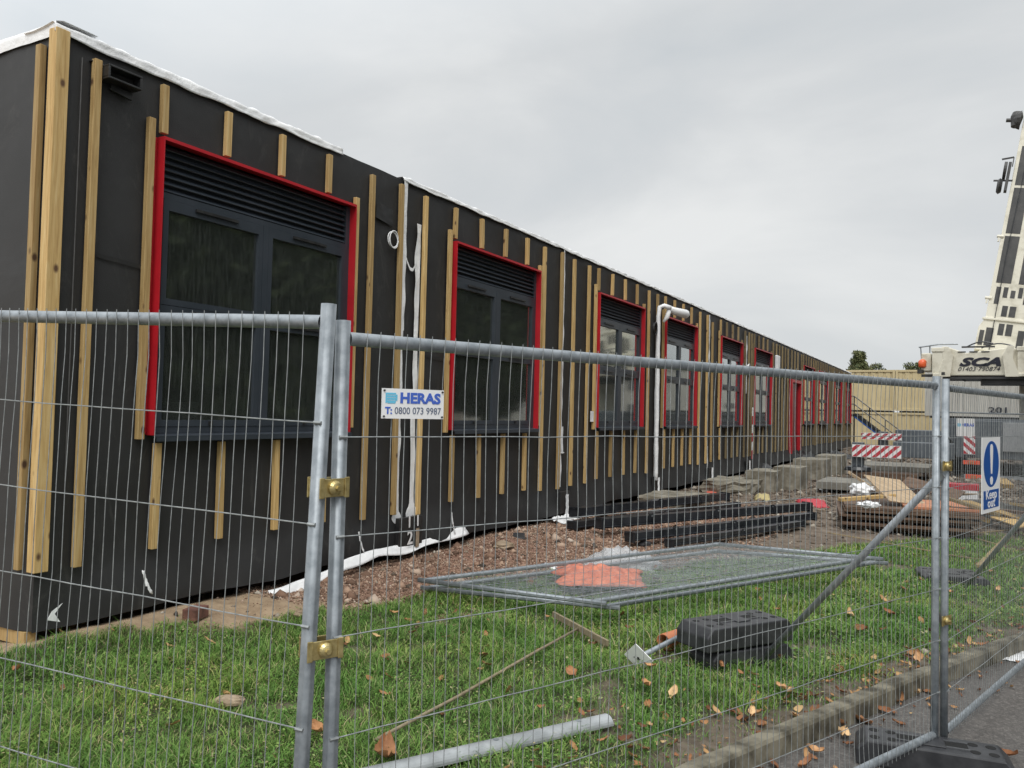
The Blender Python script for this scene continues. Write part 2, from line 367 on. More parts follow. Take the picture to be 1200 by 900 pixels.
# asphalt road and raised kerb
def strip(name, mat, off0, off1, z, y0, y1, n):
    b = MB(); vs = []
    for i in range(n+1):
        y = y0+(y1-y0)*i/n; k = kerb_x(y); vs += [(k+off0, y, z), (k+off1, y, z)]
    b.add(vs, [(2*i, 2*i+1, 2*i+3, 2*i+2) for i in range(n)]); return b.build(name, mat)
struct(strip('road', asphalt, -.01, 45, -.10, -15, 60, 120))
b = MB(); n = 420; prof = 7
ysk = [-6+i*(24/n) for i in range(n+1)]; vs = []
for y in ysk:
    k = kerb_x(y); e1 = noise.noise(Vector((k*4, y*4, 1)))*.004+noise.noise(Vector((k*19, y*19, 1)))*.002; e2 = noise.noise(Vector((k*5, y*5, 9)))*.016
    joint = .005 if abs((y/.915) % 1) < .035 else 0
    top = .012+e1*.9-joint
    vs += [(k+.004, y, -.12), (k+e1-.004, y, -.03+e1), (k-.006+e1*.8, y, top-.016), (k-.02+e1, y, top), (k-.06, y, top+e1*.4+.002), (k-.115+e2, y, top-.004), (k-.14+e2, y, -.05)]
b.add(vs, [(i*7+j, i*7+j+1, (i+1)*7+j+1, (i+1)*7+j) for i in range(n) for j in range(6)])
struct(b.build('kerb', kerbm, smooth=False))

# ================================================================== GRASS, GRAVEL, LITTER (stuff)
def blades(n, y0, y1, x0f, x1f, hmin, hmax, w, thr=.35):
    P = []
    while len(P) < n:
        y = y0+(y1-y0)*random.random(); a, c = x0f(y), x1f(y)
        x = a+(c-a)*random.random()
        l = lawn_amt(x, y)
        if l > thr*random.random()+.02 and random.random() < .25+l: P.append((x, y))
    P = np.array(P); Z = np.array([g(x, y) for x, y in P])
    patch = np.array([.6*noise.noise(Vector((x*2.3, y*2.3, 20)))+.6*noise.noise(Vector((x*8, y*8, 26))) for x, y in P])
    n = len(P); th = rng.random(n)*2*PI; h = (hmin+(hmax-hmin)*rng.random(n)**1.5)*(1+1.1*patch)*(.55+.45*np.array([lawn_amt(x, y) for x, y in P])); ww = w*(.7+.6*rng.random(n))
    lean = h*(.5+1.1*rng.random(n)); dx, dy = np.cos(th), np.sin(th); px_, py_ = -dy, dx
    V = np.zeros((n, 5, 3)); base = np.stack([P[:, 0], P[:, 1], Z-.008], 1)
    side = np.stack([px_*ww/2, py_*ww/2, np.zeros(n)], 1)
    mid = base+np.stack([dx*lean*.3, dy*lean*.3, h*.62], 1); tip = base+np.stack([dx*lean, dy*lean, h*(.95)], 1)
    V[:, 0] = base-side; V[:, 1] = base+side; V[:, 2] = mid-side*.8; V[:, 3] = mid+side*.8; V[:, 4] = tip
    T = np.array([[0, 1, 3], [0, 3, 2], [2, 3, 4]])
    F = (T[None]+(np.arange(n)*5)[:, None, None]).reshape(-1, 3)
    return V.reshape(-1, 3), F
def join(parts):
    Vs, Fs, o = [], [], 0
    for V, F in parts: Vs.append(V); Fs.append(F+o); o += len(V)
    return np.concatenate(Vs), np.concatenate(Fs)
left = lambda y: max(-5.7, -1.75*y-.6); right = lambda y: kerb_x(y)-.12
def broad(n, y0, y1, w0):
    """clover and dandelion leaves lying in the turf"""
    P = []
    while len(P) < n:
        y = y0+(y1-y0)*random.random(); x = left(y)+(right(y)-left(y))*random.random()
        if lawn_amt(x, y) > .3 and noise.noise(Vector((x*1.9, y*1.9, 31))) > -.05+.3*random.random()-.15: P.append((x, y, g(x, y)))
    P = np.array(P); n = len(P); th = rng.random(n)*2*PI; w = w0*(.6+.8*rng.random(n)); el = .2+.5*rng.random(n)
    d = np.stack([np.cos(th), np.sin(th), el], 1); s = np.stack([-np.sin(th), np.cos(th), np.zeros(n)], 1)
    b0 = P+np.stack([0*th, 0*th, .01+.035*rng.random(n)], 1); V = np.zeros((n, 4, 3))
    V[:, 0] = b0; V[:, 1] = b0+d*(w[:, None]*.5)+s*(w[:, None]*.38); V[:, 2] = b0+d*w[:, None]-np.array([0, 0, 1])*(w[:, None]*.2); V[:, 3] = b0+d*(w[:, None]*.5)-s*(w[:, None]*.38)
    F = (np.array([[0, 1, 2], [0, 2, 3]])[None]+(np.arange(n)*4)[:, None, None]).reshape(-1, 3); return V.reshape(-1, 3), F
V, F = join([blades(78000, 1.7, 5.5, left, right, .03, .078, .0050), blades(62000, 5.3, 9, left, right, .03, .085, .0068),
             blades(26000, 8.8, 15, left, right, .03, .08, .010), broad(13000, 1.8, 6, .017), broad(9000, 6, 10, .026)])
go = mesh_np('grass', V, F, grassm); struct(go, 'stuff'); tag(go, 'short green lawn grass growing between the kerb and the soil', 'grass')

def chunks(spec):
    Vs, Fs, o = [], [], 0
    tet = np.array([[1, 1, 1], [-1, -1, 1], [-1, 1, -1], [1, -1, -1], [.2, .1, 1.4]])*.6
    for (P, s) in spec:
        n = len(P); V = rng.normal(0, .55, (n, 6, 3)); base = np.array([[1, 0, 0], [-1, 0, 0], [0, 1, 0], [0, -1, 0], [0, 0, 1], [0, 0, -1]])
        V = (base[None]+V*.35)*s[:, None, None]; V[:, :, 2] *= .7; V += P[:, None]
        T = np.array([[0, 2, 4], [2, 1, 4], [1, 3, 4], [3, 0, 4], [2, 0, 5], [1, 2, 5], [3, 1, 5], [0, 3, 5]])
        F = (T[None]+(np.arange(n)*6)[:, None, None]).reshape(-1, 3); Vs.append(V.reshape(-1, 3)); Fs.append(F+o); o += n*6
    return np.concatenate(Vs), np.concatenate(Fs)
def scatter(n, x0, x1, y0, y1, ok, s0, s1):
    P = []
    while len(P) < n:
        x = x0+(x1-x0)*random.random(); y = y0+(y1-y0)*random.random()
        if ok(x, y): P.append((x, y, g(x, y)+.003))
    s = s0+(s1-s0)*rng.random(n)**3; return np.array(P), s
okg = lambda x, y: lawn_amt(x, y) < .5 and x < -2.2-.0*y and (y > 4.9 or random.random() < .05) and random.random() < (1 if x < -3.4 else .35)
V, F = chunks([scatter(34000, -5.35, -2.4, 4.6, 9.5, okg, .004, .017), scatter(16000, -5.3, -1.6, 9, 15, okg, .007, .03), scatter(260, -5.2, -3, 5, 12, okg, .03, .09)])
gv = mesh_np('crushed_gravel', V, F, gravelm); struct(gv, 'stuff'); tag(gv, 'reddish brown crushed gravel heaped along the foot of the black building', 'gravel')
okr = lambda x, y: lawn_amt(x, y) < .3 and x < kerb_x(y)-.3
V, F = chunks([scatter(9000, -5.2, 4, 12.5, 26, okr, .012, .07), scatter(2600, -5, 8, 24, 46, okr, .03, .16), scatter(700, -5.3, 2, 4, 12, okr, .012, .05)])
rb = mesh_np('soil_rubble', V, F, rubblem); struct(rb, 'stuff'); tag(rb, 'loose brown clods and rubble strewn over the site beyond the lawn', 'rubble')

def leaf_mesh(L, W, curl, seed):
    r = random.Random(seed); vs = []; n = 7
    for i in range(n+1):
        t = i/n; w = W*math.sin(PI*min(1, t*.93+.04))**.8*(1+.25*(r.random()-.5)); z = curl*(t-.5)**2*4*L*.35
        for k, s in enumerate((-1, -.5, 0, .5, 1)): vs.append(((t-.5)*L, s*w/2, z+abs(s)**2*W*.28*(.6+.8*r.random())))
    return vs, [(i*5+k, i*5+k+1, (i+1)*5+k+1, (i+1)*5+k) for i in range(n) for k in range(4)]
# scattered litter: along the kerb, on the road edge and in the turf
Vs, Fs, o = [], [], 0
tmpl = [leaf_mesh(.055, .03, .35, s) for s in range(5)]
k = 0
while k < 700:
    y = 2.8+8.5*random.random()**1.1; s = abs(random.gauss(0, .25)) if random.random() < .55 else random.random()*4.5
    x = kerb_x(y)-.13-s
    if random.random() < .14: x = kerb_x(y)+.02+abs(random.gauss(0, .15)); z = -.095
    else:
        if lawn_amt(x, y) < .2 and s > .3: continue
        z = g(x, y)+.008+(.03*random.random() if s > .25 else .0)
    tv, tf = tmpl[k % 5]; a = random.random()*6.28; sc = .4+1.0*random.random()**1.5; ca_, sa = math.cos(a), math.sin(a); tx, ty = random.gauss(0, .35), random.gauss(0, .35)
    A = np.array(tv)*sc; A[:, 2] += A[:, 0]*tx+A[:, 1]*ty
    Q = np.stack([x+A[:, 0]*ca_-A[:, 1]*sa, y+A[:, 0]*sa+A[:, 1]*ca_, z+A[:, 2]+.004], 1)
    T = np.array([t for f in tf for t in ((f[0], f[1], f[2]), (f[0], f[2], f[3]))]); Vs.append(Q); Fs.append(T+o); o += len(Q); k += 1
lo = mesh_np('leaf_litter', np.concatenate(Vs), np.concatenate(Fs), litterm); struct(lo, 'stuff'); tag(lo, 'small brown fallen leaves scattered over the lawn edge and kerb', 'leaf litter')

# the leaves one can pick out
lt = [MB() for _ in range(4)]; lmesh = []
for i, q in enumerate(lt):
    q.add(*leaf_mesh(.10, .055, [.5, .25, .7, .35][i], 30+i)); me = bpy.data.meshes.new('leaf'); me.from_pydata(q.v, [], q.f); me.materials.append(leafm)
    me.polygons.foreach_set('use_smooth', [True]*len(me.polygons)); lmesh.append(me)
def leaf(x, y, sc, label, grp, road=False):
    p = at_z(x, y, -.09) if road else gp(x, y); o = bpy.data.objects.new('fallen_leaf', lmesh[random.randrange(4)]); COL.objects.link(o)
    o.location = p+Vector((0, 0, .008 if road else .05)); o.rotation_euler = (random.gauss(0, .25), random.gauss(0, .25), random.random()*6.3); sc *= .7+.6*random.random(); o.scale = (sc, sc*(.7+.5*random.random()), sc)
    tag(o, label, 'leaf', grp)
for x, y in [(983, 850), (988, 862), (1036, 834), (1054, 822), (1075, 813), (955, 882), (945, 897), (1006, 845)]:
    leaf(x, y, 1.1, 'curled orange tan leaf lying on the asphalt along the kerb', 'leaves on the asphalt by the kerb', True)
for x, y in [(927, 820), (996, 727), (1038, 712), (1042, 725), (1078, 780), (790, 822), (881, 845), (844, 788), (762, 790), (757, 812), (1063, 689), (1169, 698), (1115, 700), (1148, 688), (670, 798), (760, 838), (1128, 648), (915, 815), (1010, 745), (1200, 650)]:
    leaf(x, y, 1., 'fallen tan autumn leaf caught in the green lawn', 'autumn leaves on the lawn')
leaf(372, 868, 1.6, 'large bright orange leaf seen between the two nearest fence posts', None)
leaf(450, 897, 1.9, 'large rust brown crumpled leaf on the grass at the near end of the metal gutter', None)
leaf(20, 765+30, 1.0, 'yellow leaf on the lawn near the building corner', None)
leaf(1182, 887, 1.2, 'orange leaf on the asphalt past the fence foot', None, True)

# ================================================================== THE MODULAR BUILDING
FX = -5.25; Y0, Y1 = 3.12, 47.2; ZB, ZT = .25, 4.17; ZS, ZW = 1.49, 3.68
WINS = [(3.90, 6.08), (7.88, 10.05), (12.18, 14.33), (15.60, 17.78), (19.88, 22.08), (23.60, 25.95), (31.85, 34.35), (35.55, 38.2), (40.3, 42.8), (44.5, 46.7)]
DOOR = (29.3, 31.2)
B = thing('modular_building', 'long single storey building wrapped in black membrane with timber battens and red framed windows', 'building', (FX, Y0, 0))
# wall sheet with real openings
yc = sorted(set([Y0, Y1]+[v for w in WINS for v in w]+list(DOOR)))
yy = []
for a, c in zip(yc[:-1], yc[1:]):
    n = max(1, int(round((c-a)/(.12 if a < 14 else .3)))); yy += [a+(c-a)*i/n for i in range(n)]
yy.append(Y1)
zz = [ZB-.03, ZB, .33, .42, .53, .6, .75, .95, 1.2, ZS, 1.8, 2.2, 2.6, 3.0, 3.4, ZW, 3.8, 3.95, 4.08, ZT]
def inwin(ym, zm):
    for a, c in WINS:
        if a < ym < c and ZS < zm < ZW: return True
    return DOOR[0] < ym < DOOR[1] and .53 < zm < 3.0
def wallx(y, z):
    w = .012*noise.noise(Vector((y*.9, z*.9, 3)))+.008*noise.noise(Vector((y*3, z*2.2, 7)))
    edge = min([abs(y-a) for wn in WINS for a in wn]+[9])
    if ZS-.05 < z < ZW+.05 and edge < .1: w = 0
    fl = max(0, (.62-z)/.37)*sstep(.0, .7, y-Y0)            # the skirt hangs loose and bellies out
    w += fl*(.06+.085*noise.noise(Vector((y*1.1, 0, 2)))+.05*noise.noise(Vector((y*3.2, z*3.5, 2))))+.012*sstep(2.2, 0, z)*noise.noise(Vector((y*1.9+z*2.5, z*1.5, 14)))+.006*noise.noise(Vector((y*6+z*3, z*2, 4)))
    if y-Y0 < .25: w *= max(0, y-Y0)/.25
    return FX+w
b = MB(); ny = len(yy); vs = [(wallx(y, z), y, z+(.03*noise.noise(Vector((y*.8, 1, 1))) if z < .3 else 0)) for z in zz for y in yy]
fs = []
for j in range(len(zz)-1):
    for i in range(ny-1):
        if not inwin((yy[i]+yy[i+1])/2, (zz[j]+zz[j+1])/2): fs.append((j*ny+i, j*ny+i+1, (j+1)*ny+i+1, (j+1)*ny+i))
b.add(vs, fs)
# end wall, back wall, roof deck, underside
def grid(fn, nu, nv):
    vs = [fn(i/nu, j/nv) for j in range(nv+1) for i in range(nu+1)]
    b.add(vs, [(j*(nu+1)+i, j*(nu+1)+i+1, (j+1)*(nu+1)+i+1, (j+1)*(nu+1)+i) for j in range(nv) for i in range(nu)])
grid(lambda u, w: (FX-8*(1-u), Y0-(.035*max(0, (.3-w)/.3)*(1+noise.noise(Vector((u*9, 0, 1))))+.01*noise.noise(Vector((u*8, w*3, 5))))*(1 if u < .999 else 0), ZB-.03+(ZT-ZB+.03)*w), 60, 14)
b.build('wall_membrane', membrane, B, smooth=True)
b = MB(); b.span(FX-8, FX-7.96, Y0+.05, Y1, ZB, ZT); b.span(FX-8, FX-.05, Y1-.04, Y1, ZB, ZT-.01); b.build('rear_wall', membrane, B)
b = MB(); b.span(FX-8, FX-.03, Y0+.03, Y1, ZT-.10, ZT-.01); b.build('roof', membrane, B)
b = MB()
b.span(FX-7.9, FX-.3, Y0+.3, Y1-.2, .40, .48); b.span(FX-4.0, FX-3.95, Y0+.3, Y1-.2, .48, 3.95); b.span(FX-7.9, FX-.3, Y0+.3, Y1-.2, 3.95, 4.0)
for yq in (7.1, 11.0, 15.0, 18.8, 22.8, 27.5, 31.5, 35, 39.3, 43.6): b.span(FX-3.9, FX-.25, yq-.03, yq+.03, .48, 3.94)
b.build('interior', innerm, B)
b = MB(); b.span(FX-7.6, FX-.12, Y0+.12, Y1-.3, .18, .36); b.build('base_frame', blackst, B)
b = MB(); b.span(FX-.75, FX-.03, Y0-.03, Y0+.05, .13, .215); b.build('timber_packer', wood, B)

# window
def window(y0, y1, near):
    w = y1-y0
    fr = MB()
    def F_(ya, yb, za, zb, d=.05, px=-.035): fr.span(FX+px, FX+px+d, ya, yb, za, zb)
    zh = 3.30; mid = (y0+y1)/2; t = .055
    F_(y0+.012, y0+.012+t, ZS, ZW-.012); F_(y1-.012-t, y1-.012, ZS, ZW-.012)
    F_(y0+.067, y1-.067, zh-.045, zh); F_(y0+.067, y1-.067, ZS, ZS+.05)
    F_(mid-.03, mid+.03, ZS+.05, zh-.045, .056)
    for a, c in ((y0+.067, mid-.03), (mid+.03, y1-.067)):
        # upper and lower sash, each a ring of four members
        for za, zb in ((2.455, zh-.045), (ZS+.05, 2.455)):
            s = .05
            F_(a+.002, a+s, za+.002, zb-.002, .04, -.02); F_(c-s, c-.002, za+.002, zb-.002, .04, -.02)
            F_(a+s, c-s, za+.002, za+s, .04, -.02); F_(a+s, c-s, zb-.085, zb-.002, .04, -.02)
    f = fr.build('window', slate, B)
    gb = MB()
    for a, c in ((y0+.067, mid-.03), (mid+.03, y1-.067)):
        for za, zb in ((2.455, zh-.045), (ZS+.05, 2.455)): gb.box((FX-.012, (a+c)/2, (za+zb-.035)/2), (.006, c-a-.1, zb-za-.135))
    sub(gb.build('glass_pane', glass), f)
    lv = MB(); lv.span(FX-.05, FX-.04, y0+.067, y1-.067, zh, ZW-.012)
    nb = 7; h = (ZW-.012-zh)/nb
    for i in range(nb):
        zc = zh+h*(i+.5); lv.box((FX-.008, (y0+y1)/2, zc), (.05, w-.14, .007), (Vector((.72, 0, -.69)), VY, Vector((.69, 0, .72))))
    sub(lv.build('louvre_grille', slate), f)
    tr = MB(); P = .09
    tr.span(FX-.03, FX+P, y0, y0+.01, ZS-.01, ZW); tr.span(FX-.03, FX+P, y1-.01, y1, ZS-.01, ZW); tr.span(FX-.03, FX+P, y0, y1, ZW+.001, ZW+.012)
    tr.span(FX+.003, FX+.012, y0-.04, y0-.001, ZS, ZW+.01); tr.span(FX+.003, FX+.012, y1+.001, y1+.03, ZS, ZW+.01)
    tr.span(FX+P-.003, FX+P+.003, y0+.0115, y1-.0115, ZW-.014, ZW)
    sub(tr.build('red_surround', red), f)
    sl = MB(); sl.box((FX+.045, (y0+y1)/2, ZS-.012), (.15, w-.03, .012), (Vector((.99, 0, -.12)), VY, Vector((.12, 0, .99)))); sl.span(FX+.112, FX+.120, y0+.01, y1-.01, ZS-.055, ZS-.02)
    sub(sl.build('sill', slate), f)
    for a, c in ((y0+.067, mid-.03), (mid+.03, y1-.067)):
        for zc in (3.222, 2.42): tv = MB(); tv.box((FX+.03, (a+c)/2-.0, zc), (.02, .42, .022)); sub(tv.build('trickle_vent', blk_plastic), f)
    if near:
        hd = MB()
        for a, c in ((y0+.067, mid-.03), (mid+.03, y1-.067)):
            hd.box((FX+.03, (a+c)/2, ZS+.078), (.02, .03, .03)); 
        sub(hd.build('catch', blk_plastic), f)
    return f
def sub(o, par):
    o.parent = par; return o
for i, (a, c) in enumerate(WINS): window(a, c, i < 3)
# a white box and a paper notice behind the first window's glass
b = MB(); b.span(FX-.30, FX-.16, 4.22, 4.5, ZS+.06, ZS+.24); tag(b.build('white_box', white_pl, bevel=.004), 'small white box standing inside the nearest window at sill level', 'box')
b = MB(); b.box((FX+.0535, 12.0, 1.66), (.003, .13, .17)); b.build('paper_notice', white_pl, B)
# door
d0, d1 = DOOR
b = MB(); b.span(FX-.05, FX+.10, d0, d0+.14, .45, 3.05); b.span(FX-.05, FX+.10, d1-.14, d1, .45, 3.05); b.span(FX-.05, FX+.10, d0+.14, d1-.14, 2.95, 3.05)
D_ = b.build('door', red, B)
b = MB(); b.span(FX-.04, FX-.02, d0+.14, d1-.14, .5, 2.95); sub(b.build('door_leaf', simple('dark_red_door', (.10, .012, .018), (.14, .016, .022), 4, .3)), D_)
b = MB(); b.span(FX-.018, FX+.0, d0+.3, d0+.42, .9, 2.2); sub(b.build('pull_handle', white_pl), D_)

# battens: (y, z0, z1)
BT = []
def full(y, z0=.60, z1=4.07): BT.append((y, z0, z1))
full(3.385); full(6.37); full(6.86, .6, 4.1); full(7.30, .56, 4.08)
full(10.24); full(10.82, .58, 4.1); full(11.26); full(11.82); full(14.66); full(15.16); full(18.10); full(18.72); full(19.17, .62, 3.95); full(22.5); full(22.98)
for (a, c) in WINS:
    BT.append((a-.075, ZS-.04, ZW+.13)); BT.append((c+.055, ZS+.03, ZW+.10))
    n = 4 if c-a < 2.4 else 5
    for i in range(n):
        y = a+.03+i*.6; 
        if y < c-.02: BT.append((y, ZW+.045, 4.09))
        if y < c-.02: BT.append((y+.045, .64, ZS-.07))
for y in (23.3, 26.3, 26.8, 27.3, 27.8, 28.3, 28.8, 34.75, 35.1, 38.7, 39.2, 39.7, 40.0, 43.2, 43.7, 44.1, 46.95, 31.45): full(y)
for y in (29.5, 30.1, 30.7): BT.append((y, 3.12, 4.08))
BT.sort()
def batten(bm, y, z0, z1):
    w = .055 if y < 8 else .05; sk = random.gauss(0, .006); z0 += random.gauss(0, .01) if y > 7 else 0
    bm.box((FX+.003+.021+.012, y, (z0+z1)/2), (.042, w, z1-z0), (VX, VY, Vector((0, sk/(z1-z0), 1)).normalized()))
for y, z0, z1 in BT[:96]:
    bm = MB(); batten(bm, 0, 0, z1-z0)
    bm.v = [(p[0], p[1], p[2]) for p in bm.v]
    o = bm.build('batten', wood if y < 20 else wood_dark); o.data.transform(Matrix.Identity(4))  # far battens take a darker, greyer timber
    o.parent = B; o.matrix_parent_inverse = Matrix.Translation(-B.location); o.location = (0, y, z0)
    if y < 8: md = o.modifiers.new('bevel', 'BEVEL'); md.width = .003; md.segments = 1
bm = MB()
for y, z0, z1 in BT[96:]: batten(bm, y, z0, z1)
struct(bm.build('far_battens', wood_dark, B), 'stuff')
b = MB(); b.span(FX-.045, FX+.04, Y0-.025, Y0+.07, .60, 4.18); b.build('corner_post', wood, B, bevel=.004)
b = MB(); b.span(FX-.145, FX-.09, Y0-.052, Y0-.008, .61, 4.08); b.build('end_batten', wood, B, bevel=.003)
# thin grey cable line between corner post and first batten
b = MB(); b.tube([(FX+.02, 3.29, z) for z in (4.05, 3, 2, 1, .6)], .004, 5); b.build('earth_cable', simple('grey_cable', (.06, .06, .062), (.10, .10, .10), 9, .6), B)
# lapped seam of the membrane
for ya, yb, z in ((3.45, 3.80, 2.72), (6.4, 6.84, 2.42), (7.34, 7.78, 2.30)):
    sheet('lap_seam', membrane, lambda u, w, ya=ya, yb=yb, z=z: (FX+.016+.004*w, ya+(yb-ya)*u, z+.03*(w)-.03*u+.008*noise.noise(Vector((u*3, ya, z)))), 10, 2, B)
# roof edge membrane, turned over and crumpled
def ragged(name, y0, y1, h0, up, seed, n=90, mat=white_pl):
    pr = 6
    def fn(u, w):
        y = y0+(y1-y0)*u; k = noise.noise(Vector((y*3, seed, 0))); k2 = noise.noise(Vector((y*9, seed, w*3)))
        h = h0*(1+.45*k); t = w
        if t < .6: q = t/.6; return (FX+.018+.012*k2+.01*(1-q), y, ZT+up-h*(1-q)+.01*k)
        q = (t-.6)/.4; return (FX+.02-.35*q, y, ZT+up+.02*k2+.012*k-.02*q)
    return sheet(name, mat, fn, n, 8, B, solid=.002)
ragged('roof_edge_membrane', Y0-.03, 5.93, .085, .055, 1)
ragged('roof_edge_membrane', 6.9, 15.0, .06, .04, 2, 160)
ragged('roof_edge_membrane', 15.05, 47.2, .06, .04, 3, 400)
sheet('roof_edge_membrane', white_pl, lambda u, w: (FX+.02-8*u, Y0-.02-.012*noise.noise(Vector((u*40, w, 1)))+.3*max(0, w-.6)/.4, ZT-.04+min(1, w/.6)*.11+.012*noise.noise(Vector((u*25, 2, w)))), 80, 6, B)
# white weather tape on the module joints
def tape(y, z0, z1, w, seed, blob=True):
    def fn(u, t):
        z = z1+(z0-z1)*t; k = noise.noise(Vector((z*2.3, seed, 0))); ww = w*(.75+.6*abs(noise.noise(Vector((z*1.1, seed, 4)))))
        if blob and t > .94: ww *= 1+1.6*math.sin((t-.94)/.06*PI)
        return (FX+.022+.015*noise.noise(Vector((z*4, u, seed))), y+.018*k+ww*(u-.5), z)
    sheet('joint_tape', white_pl, fn, 4, 90, B)
tape(6.945, 2.55, 4.16, .085, 3, False); tape(6.945, .50, 2.6, .06, 5); tape(7.20, .48, 3.75, .10, 8); tape(10.93, .60, 4.15, .05, 9, False); tape(10.97, 1.1, 1.5, .07, 12)
tape(18.95, 2.5, 4.1, .10, 14, False); tape(22.75, 2.35, 3.95, .12, 15, False); tape(18.93, .3, 1.0, .05, 19)
sheet('joint_tape', white_pl, lambda u, t: (FX+.025, 6.98+.2*t, 3.33-.12*math.sin(t*3)+.035*u+.02*noise.noise(Vector((t*4, 0, 1)))), 2, 12, B)
# black junction plates under the joints with chalked marks
for y, zc in ((7.1, .42), (10.95, .40), (15.1, .38), (18.95, .36), (22.8, .36)):
    b = MB(); b.box((FX+.075, y, zc-.02), (.05, .42 if y < 8 else .3, .32)); b.box((FX+.11, y+.09, zc-.06), (.02, .07, .24)); b.build('joint_plate', blk_plastic, B, bevel=.004)
    if y > 8:
        sheet('joint_tape', white_pl, lambda u, t, y=y: (FX+.13+.02*u, y-.03+.05*u+.02*noise.noise(Vector((t*5, y, 1))), .5-.38*t), 3, 12, B)
        sheet('joint_tape', white_pl, lambda u, t, y=y: (FX+.12+.22*t, y-.55+.7*u, .2+.05*noise.noise(Vector((u*7, t*5, y)))-.06*t), 14, 6, B)
b = MB(); b.box((FX+.124, 7.19, .33), (.008, .05, .20)); b.build('joint_bracket', stone, B)
for s, yq, zq, h in (('1', 7.02, .46, .12), ('1', 7.17, .46, .12), ('2', 7.00, .28, .15)):
    text(s, h*1.35, Vector((FX+.128, yq, zq)), VY, VZ, VX, lettw, B, 'chalk_mark', bold=.004)
# wall fittings
b = MB(); b.span(FX+.01, FX+.12, 3.42, 3.68, 4.03, 4.045); b.span(FX+.01, FX+.12, 3.42, 3.68, 3.945, 3.96); b.span(FX+.01, FX+.12, 3.42, 3.435, 3.96, 4.03); b.span(FX+.01, FX+.12, 3.665, 3.68, 3.96, 4.03); b.span(FX+.01, FX+.04, 3.435, 3.665, 3.96, 4.03); b.box((FX+.015, 3.52, 4.055), (.03, .34, .012)); b.bar((FX+.02, 3.5, 3.93), (FX+.04, 3.66, 3.90), .02, .05); b.build('vent_hood', blk_plastic, B, bevel=.004)
b = MB(); b.box((FX+.05, 26.9, 3.45), (.10, .42, .5)); b.build('wall_light', white_pl, B, bevel=.03)
b = MB(); b.tube([(FX+.04, 27.4+.15*i, 3.3-.25*math.sin(i*.6)) for i in range(8)], .02, 6); b.build('loose_cable', blk_plastic, B)
sheet('membrane_patch', membrane, lambda u, t: (FX+.028+.012*noise.noise(Vector((u*3, t*3, 5))), 6.45+.28*u, 3.66+.17*t-.04*u), 8, 6, B)
# wrapped camera pole (gooseneck) on the fourth joint
b = MB(); pts = [Vector((FX+.10+.008*noise.noise(Vector((z*2, 1, 1))), 15.02, z)) for z in np.arange(.45, 3.75, .15)]
pts += [Vector((FX+.12, 15.04, 3.80)), Vector((FX+.18, 15.1, 3.83)), Vector((FX+.28, 15.2, 3.79))]
b.tube(pts, [.045+.010*noise.noise(Vector((i*.9, 0, 0))) for i in range(len(pts))], 8); cp = b.build('camera_pole', white_pl, B, smooth=True)
b = MB(); b.tube([(FX+.24, 15.2, 3.80), (FX+.30, 15.35, 3.75), (FX+.42, 15.75, 3.73), (FX+.44, 15.80, 3.73)], [.05, .075, .09, .06], 9); b.tube([(FX+.26, 15.2, 3.77), (FX+.22, 15.2, 3.62), (FX+.16, 15.15, 3.52)], [.04, .05, .025], 7); sub(b.build('wrapped_camera', white_pl, smooth=True), cp)
# hanging coils of cable
def coil(y, z, r, rad, mat, label, x=.05, turns=3):
    b = MB(); pts = []
    for i in range(turns*22+1):
        a = i/22*2*PI; k = 1+.10*math.sin(i*.37); pts.append((FX+x+.01*math.sin(i*.21), y+r*k*math.cos(a), z+r*1.12*k*math.sin(a)))
    b.tube(pts, rad, 5); tag(b.build('cable_coil', mat, smooth=True), label, 'cable coil')
coil(6.72, 3.48, .075, .006, white_pl, 'white cable coil hanging between the first and second windows')
coil(14.85, 3.36, .10, .013, blk_plastic, 'black cable coil hanging beside the white wrapped camera pole', .1)
coil(22.9, 3.02, .13, .014, white_pl, 'small white cable coil hanging between two far windows')
# strips of white sheet dangling at the skirt
def ribbon(name, pts, w, mat, label=None, cat=None, parent=None, wv=VZ, seed=0, n=40):
    pts = [Vector(p) for p in pts]
    def fn(u, t):
        s = u*(len(pts)-1); i = min(int(s), len(pts)-2); p = pts[i].lerp(pts[i+1], s-i)
        ww = w*(1+.5*noise.noise(Vector((u*6, seed, 0)))); return p+wv*(ww*(t-.5))+Vector((0, 0, 1))*(.02*noise.noise(Vector((u*9, t*2, seed))))
    o = sheet(name, mat, fn, n, 4, parent, solid=.0015)
    if label: tag(o, label, cat)
    return o
ribbon('white_sheeting', [(-5.05, 5.0, .13), (-5.07, 5.5, .15), (-5.10, 5.95, .22), (-5.13, 6.5, .26), (-5.14, 7.1, .23), (-5.15, 7.8, .27), (-5.16, 8.25, .28)], .095, white_pl, 'long ragged strip of white sheeting trailing from the black skirt onto the gravel', 'sheeting', None, Vector((-.62, 0, .78)).normalized(), 4)
for y, z, l in ((3.86, .42, .17), (6.25, .40, .2), (7.9, .40, .26)):
    ribbon('torn_tape', [(FX+.09, y, z+l/2), (FX+.10, y+.02, z), (FX+.11, y+.06, z-l/2)], .022, white_pl, None, None, B, VY, y, 10)
b = MB(); b.prism([(0, 0), (.09, -.03), (.05, .03), (.10, .09), (.03, .05)], Vector((FX+.095, 3.16, .30)), VY, VZ, VX, .002); b.build('torn_tape', white_pl, B)
# red and white tape hanging at a far joint
for k in range(6):
    b = MB(); b.box((FX+.13, 23.1, 1.85-.24*k), (.01, .10, .238)); b.build('barrier_tape', redsafe if k % 2 else white_pl, B)

